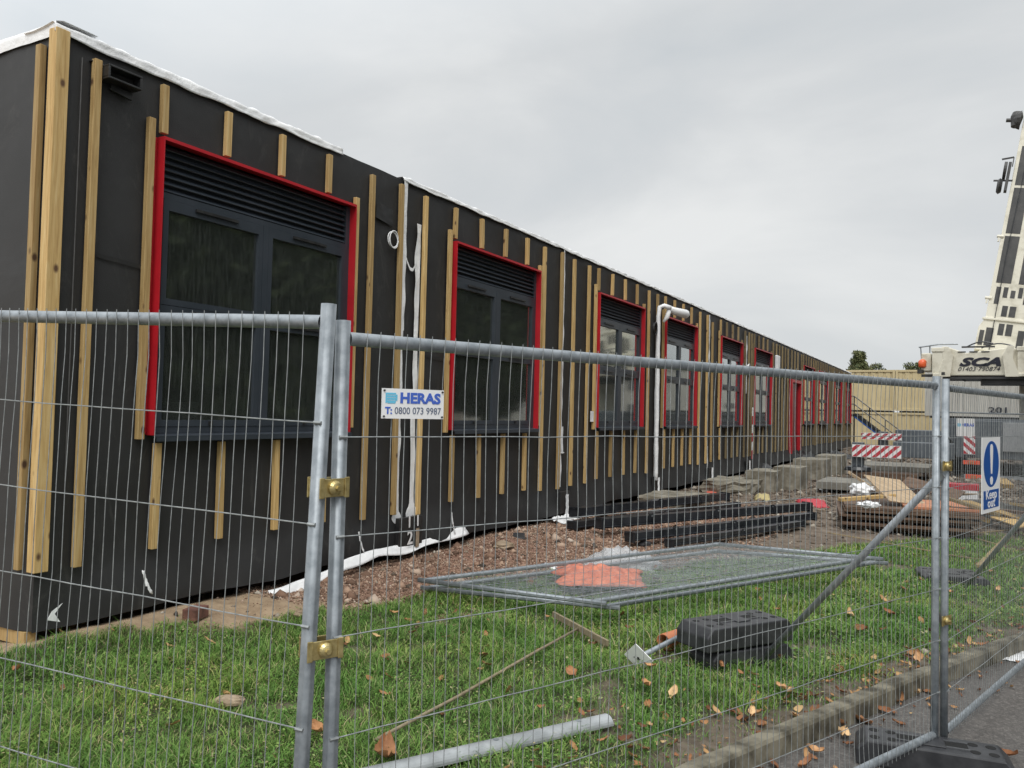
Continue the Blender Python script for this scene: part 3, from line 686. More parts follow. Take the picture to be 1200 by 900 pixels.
# ================================================================== FENCE PANELS
def fence_panel(A, Bp, L, z0, label, tilt=0., H=1.97, nwires=80, name='mesh_fence_panel', nrm=None, group='temporary mesh fence panels', bend=1.):
    A = Vector((*A, 0)); U = (Vector((*Bp, 0))-A).normalized(); W = U.cross(VZ)   # W points to the camera side
    if nrm is not None and W.dot(nrm) < 0: W = -W
    V_ = VZ.copy()
    if tilt: R_ = Matrix.Rotation(tilt, 3, W); U = R_ @ U; V_ = R_ @ V_
    t = thing(name, label, 'fence panel', (A.x, A.y, z0), group)
    return panel_parts(t, A+VZ*z0, U, V_, W, L, H, nwires, bend)
def panel_parts(t, O, U, V_, W, L, H, nwires=80, bend=1., wr=.00135, wm=None):
    r = .021
    for u in (0, L):
        b = MB(); b.tube([O+U*u-V_*.06, O+U*u+V_*.7, O+U*u+V_*(H)], r, 24, flute=.16); b.build('post', galv, t, smooth=True)
    for v, nm in ((H-.05, 'top_rail'), (.055, 'bottom_rail')):
        b = MB(); b.tube([O+U*(.018+(L-.036)*i/8)+V_*v for i in range(9)], .0195, 14, False); b.build(nm, galv, t, smooth=True)
    b = MB(); ph = random.random()*50
    for i in range(nwires):
        u = .065+(L-.13)*i/(nwires-1)+random.gauss(0, .0012)
        pts = []
        for k in range(15):
            v = .03+(H-.055)*k/14; wob = bend*(.006*noise.noise(Vector((u*3, v*4, ph)))+.004*noise.noise(Vector((u*20, v*3, ph))))
            edge = .0225 if (k == 0 or k == 14) else .016
            pts.append(O+U*(u+bend*.005*noise.noise(Vector((u*9, v*2.5, ph+9))))+V_*v+W*(edge+wob))
        b.tube(pts, wr, 4, True)
    v = H-.05-.273
    while v > .1:
        pts = [O+U*(.0+L*k/24)+V_*(v+bend*.004*noise.noise(Vector((k*.5, v*3, ph))))+W*(.0165+bend*.004*noise.noise(Vector((k*.4, v*5, ph+3)))) for k in range(25)]
        b.tube(pts, wr*1.4, 5, True)
        for u in (.0, L): b.tube([O+U*(u-.012)+V_*v+W*.020, O+U*(u+.012)+V_*v+W*.020], .005, 6)
        v -= .273
    b.build('wire_mesh', wm or wire_m, t)
    return t, O, U, V_, W
camdir = Vector((1, -.4, 0))
P1 = fence_panel((-1.571, 1.660), (-2.766, 1.495), 3.45, .03, 'nearest mesh fence panel running off the left edge in front of the building corner', tilt=-.034, nrm=Vector((0, -1, 0)))
P2 = fence_panel((-1.505, 1.73), (-.105, 4.98), 3.50, -.01, 'mesh fence panel crossing the middle, carrying the white and blue phone number sign', nrm=camdir)
P3 = fence_panel((-.078, 5.03), (.385, 6.78), 3.48, -.02, 'mesh fence panel at the right, carrying the blue keep out sign', nrm=camdir)
# clamps that tie neighbouring posts
def clamp(P, Q, z, ax, label):
    P = Vector((*P, z)); Q = Vector((*Q, z)); U = (Q-P); d = U.length; U.normalize(); W = U.cross(VZ)
    if W.dot(ax) < 0: W = -W
    t = thing('fence_clamp', label, 'clamp', (P+Q)/2, 'clamps tying fence posts together')
    c = (P+Q)/2
    b = MB()
    for s in (-1, 1): b.box(c+W*(.025*s), (d+.026, .004, .05), (U, W, VZ)); b.box(c+W*(.029*s)+U*(-(d/2+.008)), (.016, .004, .056), (U, W, VZ)); b.box(c+W*(.029*s)+U*((d/2+.008)), (.016, .004, .056), (U, W, VZ))
    b.build('clamp_plate', brass, t, bevel=.002)
    b = MB(); b.tube([c+W*.022, c+W*.034, c+W*.040, c+W*.042], [.021, .020, .014, .008], 16); b.tube([c+W*.040, c+W*.052], .0075, 6); b.build('bolt_boss', brass, t, smooth=False)
clamp((-1.520, 1.667), (-1.505, 1.73), 1.50, Vector((1, 0, 0)), 'upper brass coloured clamp joining the two nearest fence posts')
clamp((-1.535, 1.665), (-1.505, 1.73), 1.065, Vector((1, 0, 0)), 'lower brass coloured clamp joining the two nearest fence posts, above the grass')
clamp((-.105, 4.98), (-.078, 5.03), 1.475, camdir, 'upper brass clamp on the right hand pair of fence posts')
clamp((-.105, 4.98), (-.078, 5.03), .645, camdir, 'lower brass clamp on the right hand pair of fence posts')
# signs
def sign_frame(P, u0, z0, sz):
    t, O, U, V_, W = P; return O+U*u0+V_*(z0-O.z)+W*.024, U, V_, W
def heras_sign(O, U, V_, W, w, h, label, phone=True):
    t = thing('phone_number_sign' if phone else 'fence_sign', label, 'sign', O)
    b = MB(); b.box(O+U*w/2+V_*h/2+W*.002, (w, .004, h), (U, W, V_)); b.build('sign_board', signw, t)
    Z = O+W*.0045+(VZ*(h*.3) if not phone else VZ*0)
    b = MB(); s = h/.088 if phone else w/.207
    y1 = .048
    for i in range(4): b.box(Z+U*(.030*s)+V_*((.050+.0075*i)*s), (.030*s, .0008, .0058*s), (U, W, V_))
    b.box(Z+U*(.047*s)+V_*(.0615*s), (.006*s, .0008, .018*s), (U, W, V_)); b.box(Z+U*(.0305*s)+V_*(.0455*s), (.026*s, .0008, .003*s), (U, W, V_)); b.box(Z+U*(.013*s)+V_*(.060*s), (.004*s, .0008, .030*s), (U, W, V_))
    b.build('logo', cyan, t)
    text('HERAS', .042*s, Z+U*(.060*s)+V_*(.047*s), U, V_, W, hblue, t, bold=.0018*s, width=w-.072*s, depth=.0004)
    if phone:
        text('T:', .028*s, Z+U*(.010*s)+V_*(.014*s), U, V_, W, hblue, t, bold=.001*s, depth=.0004)
        text('0800 073 9987', .029*s, Z+U*(.042*s)+V_*(.014*s), U, V_, W, greylet, t, width=w-.052*s, depth=.0004)
    b = MB()
    for cx in (.006, w-.006):
        for cz in (.006, h-.006): b.tube([O+U*cx+V_*cz+W*.0, O+U*cx+V_*cz+W*.008], .003, 6)
    b.build('cable_tie', blk_plastic, t)
O, U, V_, W = sign_frame(P2, .113, 1.690, 1)
heras_sign(O, U, V_, W, .207, .086, 'white fence sign with blue company name and phone number on the middle panel')
# keep out sign
O, U, V_, W = sign_frame(P3, .62, 1.165, 1); w, h = .42, .46
V2 = (V_-U*.03).normalized()
t = thing('keep_out_sign', 'tall white keep out sign with blue disc and exclamation mark on the right fence panel', 'sign', O)
b = MB(); b.box(O+U*w/2+V_*h/2+W*.002, (w, .004, h), (U, W, V_)); b.build('sign_board', signw, t)
def disc(O, U, V_, W, cx, cy, rx, ry, th, n=40): return [(cx+rx*math.cos(2*PI*i/n), cy+ry*math.sin(2*PI*i/n)) for i in range(n)]
b = MB(); b.prism(disc(O, U, V_, W, w/2, .295, .175, .142, 0), O+W*.0042, U, V_, W, .0008)
b.box(O+U*w/2+V_*.080+W*.0046, (.35, .0008, .112), (U, W, V_)); b.build('blue_symbol', blue, t)
b = MB()
ex = [(-.016, .235), (.016, .235), (.034, .375), (.030, .405), (.012, .418), (-.012, .418), (-.030, .405), (-.034, .375)]
b.prism([(w/2+x, y) for x, y in ex], O+W*.0052, U, V_, W, .0008); b.prism(disc(O, U, V_, W, w/2, .193, .032, .026, 0), O+W*.0052, U, V_, W, .0008); b.build('exclamation_mark', lettw, t)
text('Keep', .078, O+U*.085+V_*.083+W*.0052, U, V_, W, lettw, t, bold=.0012, width=.25, depth=.0004)
text('out', .078, O+U*.125+V_*.032+W*.0052, U, V_, W, lettw, t, bold=.0012, width=.17, depth=.0004)

# rubber fence feet
def fence_foot(c, yaw, label, mat=rubber, L=.74, w=.235, h=.13, tilt=0, group='rubber fence blocks'):
    R_ = Matrix.Rotation(yaw, 3, 'Z') @ Matrix.Rotation(tilt, 3, 'Y'); U = R_ @ VX; V_ = R_ @ VY; W = R_ @ VZ; c = Vector(c)
    t = thing('rubber_block', label, 'fence block', c, group)
    b = MB()
    # bevelled body: hexagonal side profile, tapering ends
    pr = [(-L/2, 0), (L/2, 0), (L/2, h*.62), (L/2-.05, h), (-L/2+.05, h), (-L/2, h*.62)]
    b.prism(pr, c-V_*w/2, U, W, V_, w); b.build('foot_body', mat, t, bevel=.01)
    rims = MB(); hs_ = []
    for k in (-3, -2.1, 2.1, 3):
        for s in (-1, 1):
            q = c+U*(k*L*.125)+V_*(s*w*.22)+W*h; rims.pipe(q-W*.01, q+W*.006, .034, .025, 16); hs_.append(('t', q))
    for k in (-1, 1):
        q = c+U*(k*L*.135)+W*(h+.0005); rims.box(q+V_*.045, (L*.19, .012, .012), (U, V_, W)); rims.box(q-V_*.045, (L*.19, .012, .012), (U, V_, W)); hs_.append(('b', q))
    for s in (-1, 1): rims.box(c+U*(s*L*.25)+W*(h*.3)+V_*(w/2+.002)*s*0+V_*(w/2+.001), (.02, .006, h*.5), (U, V_, W))
    rims.build('socket_rim', MATS['socket_rim'] if mat is rubber else mat, t); 
    for kd, q in hs_:
        hl = MB()
        if kd == 't': hl.tube([q-W*.002, q+W*.0015], .025, 14)
        else: hl.box(q+W*.001, (L*.18, .076, .002), (U, V_, W))
        hl.build('socket', simple_dark, t)
    b = MB(); b.box(c+W*(h+.004), (.12, w*.55, .008), (U, V_, W)); b.build('centre_pad', mat, t, bevel=.003)
simple('socket_rim', (.05, .052, .056), (.09, .092, .098), 8, .5, 0, .2, .003)
simple_dark = simple('socket_dark', (.006, .006, .006), (.009, .009, .009), 3, .9, 0, 0)
pa = math.atan2(4.98-1.73, -.105+1.505)+PI/2
fence_foot((-.13, 4.86, -.10), .13, 'black rubber fence foot on the asphalt under the right hand posts')
fence_foot((-1.5, 1.70, -.10), .13, 'black rubber fence foot under the two nearest posts')
# two feet lying on the lawn, one on the other
pA = gp(834, 787); pB = gp(938, 774); yaw = math.atan2(pB.y-pA.y, pB.x-pA.x)
dirv = Vector((math.cos(yaw), math.sin(yaw), 0)); nv = Vector((-dirv.y, dirv.x, 0))
c0 = pA+dirv*.37+nv*.12; zt = g(c0.x, c0.y)
fence_foot((c0.x, c0.y, zt+.0), yaw, 'lower of two black fence feet stacked on the lawn beside the clay pipe', L=.72, w=.26, h=.12)
c1 = c0+nv*.03-dirv*.03
fence_foot((c1.x, c1.y, zt+.135), yaw+.03, 'upper of two black fence feet stacked on the lawn with open sockets', L=.80, w=.32, h=.155, tilt=0)
pm = gp(1114, 683); fence_foot((pm.x, pm.y+.15, pm.z), .25, 'single black fence foot lying flat on the lawn behind the right hand posts', L=.62, w=.5, h=.09)
for i, (x, y, z, yw, lb) in enumerate([(1135, 613, 0, .2, 'grey dusty fence foot at the bottom left of the pile under the keep out sign'), (1165, 606, .0, .35, 'grey dusty fence foot in the middle of the pile under the keep out sign'), (1192, 600, .0, .1, 'grey dusty fence foot at the right end of the pile near the picture edge'), (1152, 604, .13, .3, 'grey dusty fence foot lying on top of the pile under the keep out sign')]):
    p = gp(x, y); fence_foot((p.x, p.y, p.z+z), yw, lb, greyblk, L=.62, w=.30, h=.13)
# stabiliser braces
def brace(top, foot, label):
    t = thing('fence_brace', label, 'brace', foot, 'fence braces'); top = Vector(top); foot = Vector(foot)
    b = MB(); b.tube([foot, foot.lerp(top, .5), top], .021, 16); b.build('pole', galv_dull, t, smooth=True)
    d = (top-foot).normalized(); b = MB(); b.box(top+d*.03, (.08, .006, .05), (d, d.cross(VZ).normalized(), d.cross(d.cross(VZ)).normalized())); b.build('end_tab', galv_dull, t)
f1 = gp(890, 776); brace((-.13, 5.03, 1.385), f1, 'galvanised pole bracing the right hand fence posts down to the stacked feet')
e3 = P3[1]+P3[2]*3.48; f2 = gp(1130, 690); brace((e3.x-.02, e3.y, 1.36), f2, 'galvanised brace pole rising off the right picture edge over the single foot')
# short post with square plate, pushed in beside the stacked feet
q0 = gp(748, 783); q1 = gp(812, 757); zq = .09
a = Vector((q0.x, q0.y, g(q0.x, q0.y)+.07)); c = Vector((q1.x, q1.y, g(q1.x, q1.y)+.12)); d = (c-a).normalized(); r = d.cross(VZ).normalized(); u = r.cross(d)
t = thing('base_plate_post', 'grey tube ending in a white square plate lying between rake and stacked fence feet', 'post base', a)
b = MB(); b.tube([a, c+d*.15], .018, 14); b.build('tube', galv, t, smooth=True)
pu = (VZ*.72-d*.3).normalized(); n_ = (-d*.75-VZ*-.62).normalized(); n_ = (n_-pu*n_.dot(pu)).normalized(); pr_ = pu.cross(n_)
b = MB(); b.box(a, (.155, .155, .006), ((pu+pr_).normalized(), (pu-pr_).normalized(), n_)); b.build('plate', signw, t)
b = MB(); b.tube([a+n_*.003, a+n_*.0055], .008, 10); b.tube([a+n_*.003-pr_*.03, a+n_*.0055-pr_*.03], .004, 8); b.build('bolt_hole', simple_dark, t)
# clay pipe running behind the feet
q0 = gp(777, 763); q1 = gp(836, 741); b = MB(); z0 = g(q0.x, q0.y)+.065
b.pipe((q0.x, q0.y, z0), (q1.x, q1.y, g(q1.x, q1.y)+.055), .057, .050, 28)
d = Vector((q1.x-q0.x, q1.y-q0.y, 0)).normalized()
tag(b.build('clay_pipe', terra, smooth=True), 'orange clay pipe lying in the grass behind the stacked black feet', 'pipe')

# ================================================================== LYING FENCE PANELS
def lying(O, l, r, label):
    O = at_z(*O); l = at_z(*l); r = at_z(*r)
    U = (r-O); L = U.length; U.normalize(); V_ = (l-O); H = V_.length; V_.normalize(); W = U.cross(V_).normalized()
    if W.z < 0: W = -W
    t = thing('lying_fence_panel', label, 'fence panel', O, 'fence panels lying on the ground')
    panel_parts(t, O+V_*.03, U, V_, W, L, H, 80, .6, .0010, galv_dull)
lying((722, 712, .16), (497, 689, .14), (1037, 660, .22), 'lower of two mesh fence panels lying flat on the lawn')
lying((706, 707, .23), (494, 680, .24), (1031, 655, .30), 'upper of two mesh fence panels lying flat, skewed over the other')
# things beneath and on them
def blob(name, px, py, sx, sy, h, mat, label, cat, yaw=0, seed=0, n=16, dz=0, group=None):
    p = gp(px, py); ca_, sa = math.cos(yaw), math.sin(yaw)
    def fn(u, w):
        a, c = (u-.5)*2, (w-.5)*2; k = 1+.3*noise.noise(Vector((a*2, c*2, seed))); e = max(0, 1-(abs(a)**3))*max(0, 1-(abs(c)**3))
        X, Y = a*sx/2*k, c*sy/2*k
        x, y = p.x+X*ca_-Y*sa, p.y+X*sa+Y*ca_
        return (x, y, g(x, y)+dz+.006+h*e*(.6+.9*abs(noise.noise(Vector((a*3.5, c*3.5, seed+5))))))
    o = sheet(name, mat, fn, n, n, solid=.003); tag(o, label, cat, group); return o
blob('orange_netting', 702, 691, .80, .62, .10, orange_net, 'heap of orange plastic netting caught between the lying fence panels', 'netting', .5, 1, 22, .115)
blob('polythene_sheet', 728, 662, .8, .8, .16, polythene, 'crumpled clear polythene under the lying fence panels', 'plastic sheet', .3, 2)
blob('white_paper', 724, 696, .17, .28, .012, white_pl, 'white sheet of paper beside the orange netting', 'paper', 1.1, 3, 6, .13)
blob('white_litter', 645, 664, .10, .25, .03, white_pl, 'thin white scrap on the gravel behind the lying panels', 'litter', 1.1, 4, 6)

# ================================================================== RAKE, GUTTER, WOOD SCRAPS
h0 = gp(648, 733); h1 = gp(712, 764); hm = gp(681, 747); e = gp(440, 881)
t = thing('garden_rake', 'weathered wooden rake lying in the grass with its long handle towards the fence', 'rake', hm)
b = MB(); b.bar(h0+VZ*.09, h1+VZ*.06, .022, .045); b.build('head', straw, t, bevel=.003)
b = MB()
for i in range(13):
    p = h0.lerp(h1, (i+.5)/13)+VZ*.065; b.tube([p, p-VZ*.055+Vector((-.02, -.01, 0))], [.006, .003], 6)
b.build('teeth', straw, t)
b = MB(); b.tube([hm+VZ*.08, hm.lerp(e, .3)+VZ*.075, hm.lerp(e, .7)+VZ*.055, e+VZ*.06], .0095, 10); b.build('handle', straw, t, smooth=True)
g0 = gp(500, 903); g1 = gp(712, 853)
d = (g1-g0).normalized(); r = Vector((-d.y, d.x, 0)).normalized(); b = MB()
prf = [(.056*math.cos(a), .045*math.sin(a)) for a in [PI*k/12 for k in range(13)]]+[(.050*math.cos(a), .040*math.sin(a)) for a in [PI*(12-k)/12 for k in range(13)]]
b.prism(prf, g0-d*.6+VZ*.03, r, VZ, d, (g1-g0).length+.6)
t = thing('metal_gutter', 'grey galvanised channel lying in the grass at the bottom of the picture', 'gutter', g0); b.build('channel', simple('bright_galvanised', (.24, .255, .26), (.42, .44, .45), 5, .55, .35), t)
b = MB()
for s in (.35, .82): q = g0.lerp(g1, s)+VZ*.068; b.tube([q, q+VZ*.008], .016, 10)
b.build('rivet', galv, t)
def plank(p, q, w, h, mat, label, cat='plank', name='plank', dz=.0, z0=None, z1=None):
    p = gp(*p) if len(p) == 2 else Vector(p); q = gp(*q) if len(q) == 2 else Vector(q)
    p = p+VZ*(dz+h/2 if z0 is None else z0); q = q+VZ*(dz+h/2 if z1 is None else z1)
    b = MB(); b.bar(p, q, w, h); return tag(b.build(name, mat, bevel=.003), label, cat)
plank((1148, 667), (1183, 630), .08, .04, wood_dark, 'short weathered plank standing askew on the lawn at the right edge', dz=.01)
plank((1105, 632), (1200, 622), .02, .015, wood_dark, 'thin batten lying level across the far right of the lawn', dz=.03)
plank((1118, 627), (1168, 641), .02, .015, wood_dark, 'thin batten slanting down to the short weathered plank', dz=.03)
plank((970, 628), (1090, 650), .018, .012, wood_dark, 'long thin stick lying on the far edge of the lawn behind the brace pole', dz=.04)
plank((1100, 652), (1155, 660), .03, .012, wood_dark, 'pale wood strip on the grass right of the fence posts', dz=.03)
plank((1040, 622), (1086, 627), .12, .03, wood_dark, 'offcut board on the soil in front of the plywood stack', dz=.01)
plank((60, 741), (95, 730), .12, .03, wood, 'wood offcut on the soil below the building corner', dz=.0)
plank((0, 748), (20, 742), .14, .03, wood, 'pale wood offcut on the soil at the far left edge', dz=.0)
# bricks, stones, rubber mats
def lump(name, px, py, s, mat, label, cat, seed, yaw=0, box=False, dz=0, group=None):
    p = gp(px, py); b = MB()
    if box:
        R_ = Matrix.Rotation(yaw, 3, 'Z'); b.box(p+VZ*(s[2]/2+dz), s, (R_ @ VX, R_ @ VY, VZ)); return tag(b.build(name, mat, bevel=.006), label, cat, group)
    n, m_ = 12, 8; vs = []
    for j in range(m_+1):
        for i in range(n):
            a = 2*PI*i/n; c = PI*j/m_; v = Vector((math.cos(a)*math.sin(c), math.sin(a)*math.sin(c), math.cos(c))); k = 1+.35*noise.noise(v*1.6+Vector((seed, 0, 0)))
            vs.append((p.x+v.x*s[0]/2*k*math.cos(yaw)-v.y*s[1]/2*k*math.sin(yaw), p.y+v.x*s[0]/2*k*math.sin(yaw)+v.y*s[1]/2*k*math.cos(yaw), p.z+s[2]*.35+dz+v.z*s[2]/2*k))
    b.add(vs, [(j*n+i, j*n+(i+1) % n, (j+1)*n+(i+1) % n, (j+1)*n+i) for j in range(m_) for i in range(n)])
    return tag(b.build(name, mat, smooth=False), label, cat, group)
lump('brick', 229, 725, (.11, .17, .085), brick, 'dark red brick on the soil under the loose black skirt', 'brick', 1, .3, True)
lump('stone', 268, 830, (.17, .09, .06), stone, 'pale brown stone lying in the grass left of the nearest posts', 'stone', 5, .6, dz=.02)
lump('stone', 590, 642, (.22, .3, .09), stone, 'mossy clod of earth on the gravel mound', 'clod', 9, .2)
lump('stone', 352, 722, (.10, .12, .06), stone, 'brown stone at the edge of soil and grass behind the nearest posts', 'stone', 12, .2)
lump('rubber_mat_piece', 608, 632, (.14, .42, .02), rubber, 'black mat offcut half buried in the gravel mound', 'mat', 3, .5, True, .03)
lump('rubber_mat_piece', 755, 640, (.16, .10, .08), rubber, 'small black lump on gravel beneath the steel beams', 'debris', 4, .5)

# ================================================================== BLACK STEEL BEAMS
def beam(p, q, z, w, h, label):
    """open channel section with end plates and cleats"""
    P = at_z(*p, z); Q = at_z(*q, z); d = (Q-P); L = d.length; d.normalize(); r = d.cross(VZ).normalized(); u = r.cross(d)
    t = thing('steel_beam', label, 'steel beam', P, 'black steel beams laid on the gravel')
    b = MB(); T = .008
    b.box((P+Q)/2, (L, T, h), (d, r, u)); b.box((P+Q)/2+u*(h/2-T/2)-r*(w/2), (L, w-T*1.2, T), (d, r, u)); b.box((P+Q)/2-u*(h/2-T/2)-r*(w/2), (L, w-T*1.2, T), (d, r, u))
    b.box((P+Q)/2+u*(h/2-.022)-r*(w), (L, .006, .035), (d, r, u)); b.box((P+Q)/2-u*(h/2-.02)+r*.02, (L*.98, .034, .008), (d, r, u))
    b.build('channel', blackst, t)
    b = MB()
    for s in (.004, .996): b.box(P.lerp(Q, s)-r*(w/2-.02), (.012, w*1.4, h*1.25), (d, r, u))
    b.build('end_plate', blackst, t)
    for s in (.2, .5, .78):
        c_ = P.lerp(Q, s)+r*.006; b = MB(); b.box(c_+u*(h*.12), (.10, .010, h*1.15), (d, r, u)); b.prism([(0, -h/2), (.05, -h/2), (0, h*.6)], c_, r, u, d, .008)
        cl = b.build('cleat', blackst, t); b = MB(); c_ = c_+r*.006+u*h*.45; b.tube([c_, c_+r*.006], .010, 8); sub(b.build('bolt', galv_dull), cl)
beam((676, 601), (853, 582), .30, .15, .12, 'rearmost black steel beam, nearest the building wall')
beam((672, 616), (866, 592), .23, .12, .09, 'second black steel beam counted from the building wall')
beam((705, 614), (950, 594), .30, .14, .12, 'third black steel beam, highest of the bundle with a pale worn patch')
beam((740, 630), (955, 605), .23, .12, .10, 'fourth black steel beam counted from the building wall')
beam((786, 637), (942, 614), .19, .10, .08, 'foremost black steel beam, nearest the lying fence panels')

# ================================================================== CONCRETE PADS
def pad(px, py, sx, sy, h, label, yaw=0, rough=.02, name='concrete_block'):
    p = gp(px, py); b = MB(); n = 6
    cx, cy, z0 = p.x, p.y+sy/2, p.z-.03
    def P_(u, v, w):
        q = Vector((u*sx/2, v*sy/2, w*h)); q += Vector((noise.noise(Vector((u*2, v*2, w*3+px))), noise.noise(Vector((u*2+9, v*2, w*3+px))), noise.noise(Vector((u*2, v*2+9, w*3+px)))*.6))*rough
        return (cx+q.x*math.cos(yaw)-q.y*math.sin(yaw), cy+q.x*math.sin(yaw)+q.y*math.cos(yaw), z0+q.z)
    L = [i/n*2-1 for i in range(n+1)]
    for f in (lambda a, c: P_(a, c, 1), lambda a, c: P_(a, -1, (c+1)/2), lambda a, c: P_(1, a, (c+1)/2), lambda a, c: P_(-1, -a, (c+1)/2), lambda a, c: P_(-a, 1, (c+1)/2)):
        vs = [f(a, c) for c in L for a in L]; b.add(vs, [(j*(n+1)+i, j*(n+1)+i+1, (j+1)*(n+1)+i+1, (j+1)*(n+1)+i) for j in range(n) for i in range(n)])
    tag(b.build(name, concrete), label, 'concrete block', 'concrete foundation blocks along the building')
pad(650, 606, .5, .7, .14, 'low concrete pad half buried beside the beams, nearest of the row')
pad(778, 594, .9, 1.2, .20, 'flat concrete pad at the wall behind the left end of the beams', rough=.05)
pad(850, 580, 1.0, 1.6, .30, 'wide rough earth topped concrete pad, third in the row along the wall', rough=.09)
pad(890, 576, 0.6, 1.1, .46, 'pale square concrete block standing behind the far ends of the beams')
pad(922, 574, 0.57, 1.0, .52, 'upright concrete block in the middle of the row by the wall')
pad(947, 562, 0.78, 1.3, .55, 'square concrete block second from the far end of the row')
pad(970, 558, 0.66, 1.4, .60, 'farthest concrete block, beside the red and white crane board')
def slab(px, py, sx, sy, h, z, label, mat=greymud, name='outrigger_mat', yaw=0):
    p = gp(px, py); R_ = Matrix.Rotation(yaw, 3, 'Z'); b = MB(); b.box((p.x, p.y+sy/2, p.z+z+h/2), (sx, sy, h), (R_ @ VX, R_ @ VY, VZ)); tag(b.build(name, mat, bevel=.01), label, 'ground mat', 'mats under the crane outriggers'); return p
m1 = slab(1001, 580, 1.5, 1.6, .16, .08, 'grey mat under the nearer crane outrigger foot')
m2 = slab(1042, 562, 1.9, 2.2, .14, .22, 'grey mat under the farther crane outrigger foot')
b = MB(); p = gp(1030, 566); b.box((p.x+.1, p.y+.6, p.z+.12), (1.5, .8, .25)); tag(b.build('timber_bearer', ply_d), 'dark timber bearer between the two grey outrigger mats', 'timber')

# ================================================================== PLYWOOD STACK AND SITE RUBBISH
base = at_z(988, 622, .08); U = Vector((1, .16, 0)).normalized(); V_ = Vector((-.16, 1, 0)).normalized()
zc = g(base.x, base.y)+.01; ords = ['lowest', 'second lowest', 'third lowest', 'fourth lowest', 'fifth lowest', 'sixth lowest', 'seventh lowest']
Lx, Ly = 1.75, 2.0
for i in range(7):
    j = Vector((random.gauss(0, .03), random.gauss(0, .03), 0))
    b = MB()
    if i % 2 == 0 and i < 6:
        for k in (.1, .5, .9): b.box(base+U*(Lx*k)+V_*(Ly*.5)+j+VZ*(zc-base.z+.015), (.07, Ly*.98, .03), (U, V_, VZ))
        tz = .03
    else: tz = 0
    o = thing('plywood_sheet', ords[i]+' sheet of the brown plywood stack behind the lawn' if i < 6 else 'topmost sheet of the plywood stack with an orange face', 'plywood sheet', base+VZ*(zc-base.z), 'brown plywood sheets stacked on the site')
    if tz: b.build('spacer', ply_d, o)
    b = MB(); th = .036; b.box(base+U*(Lx/2 if i < 6 else 1.3)+V_*(Ly/2 if i < 6 else .6)+j+VZ*(zc-base.z+tz+th/2+.001), (Lx+random.gauss(0, .04) if i < 6 else .95, Ly if i < 6 else 1.2, th), (U, V_, VZ)); b.build('sheet', ply_o if i == 6 else ply_d, o, bevel=.002)
    zc += tz+th+.006
top = zc
def sheetbox(name, c, sz, yaw, tilt, roll, mat, label, cat='board'):
    R_ = Matrix.Rotation(yaw, 3, 'Z') @ Matrix.Rotation(tilt, 3, 'Y') @ Matrix.Rotation(roll, 3, 'X'); b = MB(); b.box(c, sz, (R_ @ VX, R_ @ VY, R_ @ VZ)); return tag(b.build(name, mat, bevel=.002), label, cat)
c = base+U*.75+V_*.7; sheetbox('plywood_offcut', Vector((c.x, c.y, top+.16)), (.66, .72, .018), .75, .12, .48, ply_l, 'pale square plywood offcut tilted on top of the brown stack')
c = base+U*1.35+V_*1.5; sheetbox('plywood_offcut', Vector((c.x, c.y, top+.16)), (.9, .3, .018), -.4, .18, .4, ply_d, 'narrow brown board leaning behind the pale square offcut')
plank(Vector((*(base+U*-.05+V_*.1).xy, top+.03)), Vector((*(base+U*.72+V_*.5).xy, top+.10)), .10, .05, wood, 'yellow timber end jutting over the left of the plywood stack', z0=0, z1=0)
rj = random.Random(5)
for k in range(13):
    u_, v_ = rj.uniform(.3, 2.6), rj.uniform(.9, 3.4); c = base+U*u_+V_*v_; on = u_ < 1.7 and v_ < 2.0
    L_ = rj.uniform(.5, 1.3); zz_ = top+.04+.14*rj.random() if on else g(c.x, c.y)+.10+.3*rj.random()
    sheetbox('offcut_board', Vector((c.x, c.y, zz_)), (L_, rj.uniform(.08, .28), rj.choice([.018, .04])), rj.uniform(-1.2, 1.2), rj.gauss(0, .22), rj.gauss(0, .25), rj.choice([ply_l, ply_d, wood_dark, wood, ply_d]), 'loose offcut board in the jumble on and behind the plywood stack')['group'] = 'loose boards jumbled around the plywood stack'
for (px, py, s, lb, ma) in [(1008, 578, (.36, .3, .2), 'white sack lying on the plywood stack behind the yellow timber', white_pl), (1068, 578, (.36, .26, .16), 'white bag on the plywood stack right of the pale offcut', white_pl), (1016, 592, (.26, .2, .09), 'pinkish white rag on the front of the plywood stack', white_pl)]:
    P_ = at_z(px, py, top+.05); b = MB()
    n, m_ = 28, 16; vs = []
    for j in range(m_+1):
        for i in range(n):
            a = 2*PI*i/n; e_ = PI*j/m_; v = Vector((math.cos(a)*math.sin(e_), math.sin(a)*math.sin(e_), math.cos(e_))); k = 1+.55*noise.noise(v*1.9+Vector((px, 0, 0)))+.45*noise.noise(v*4.5+Vector((px, 3, 0)))
            vs.append((P_.x+v.x*s[0]/2*k, P_.y+.2+v.y*s[1]/2*k, top+s[2]*.42+v.z*s[2]/2*k))
    b.add(vs, [(j*n+i, j*n+(i+1) % n, (j+1)*n+(i+1) % n, (j+1)*n+i) for j in range(m_) for i in range(n)]); tag(b.build('sack', ma, smooth=True), lb, 'sack')
A_ = at_z(1108, 583, .62); C_ = at_z(1172, 604, .42); plank(A_, C_, .20, .04, wood_dark, 'upper of two pale planks slanting down behind the keep out sign', z0=0, z1=0)
A_ = at_z(1104, 592, .50); C_ = at_z(1160, 611, .32); plank(A_, C_, .16, .05, wood, 'lower of two pale planks slanting down behind the keep out sign', z0=0, z1=0)
A_ = at_z(1172, 562, .6); C_ = at_z(1181, 570, .5); plank(A_, C_, .2, .08, wood, 'orange brown board end at the right of the keep out sign', z0=0, z1=0)
p = gp(1126, 597); t = thing('litter_box', 'white box with a red band behind the right hand fence posts', 'box', p)
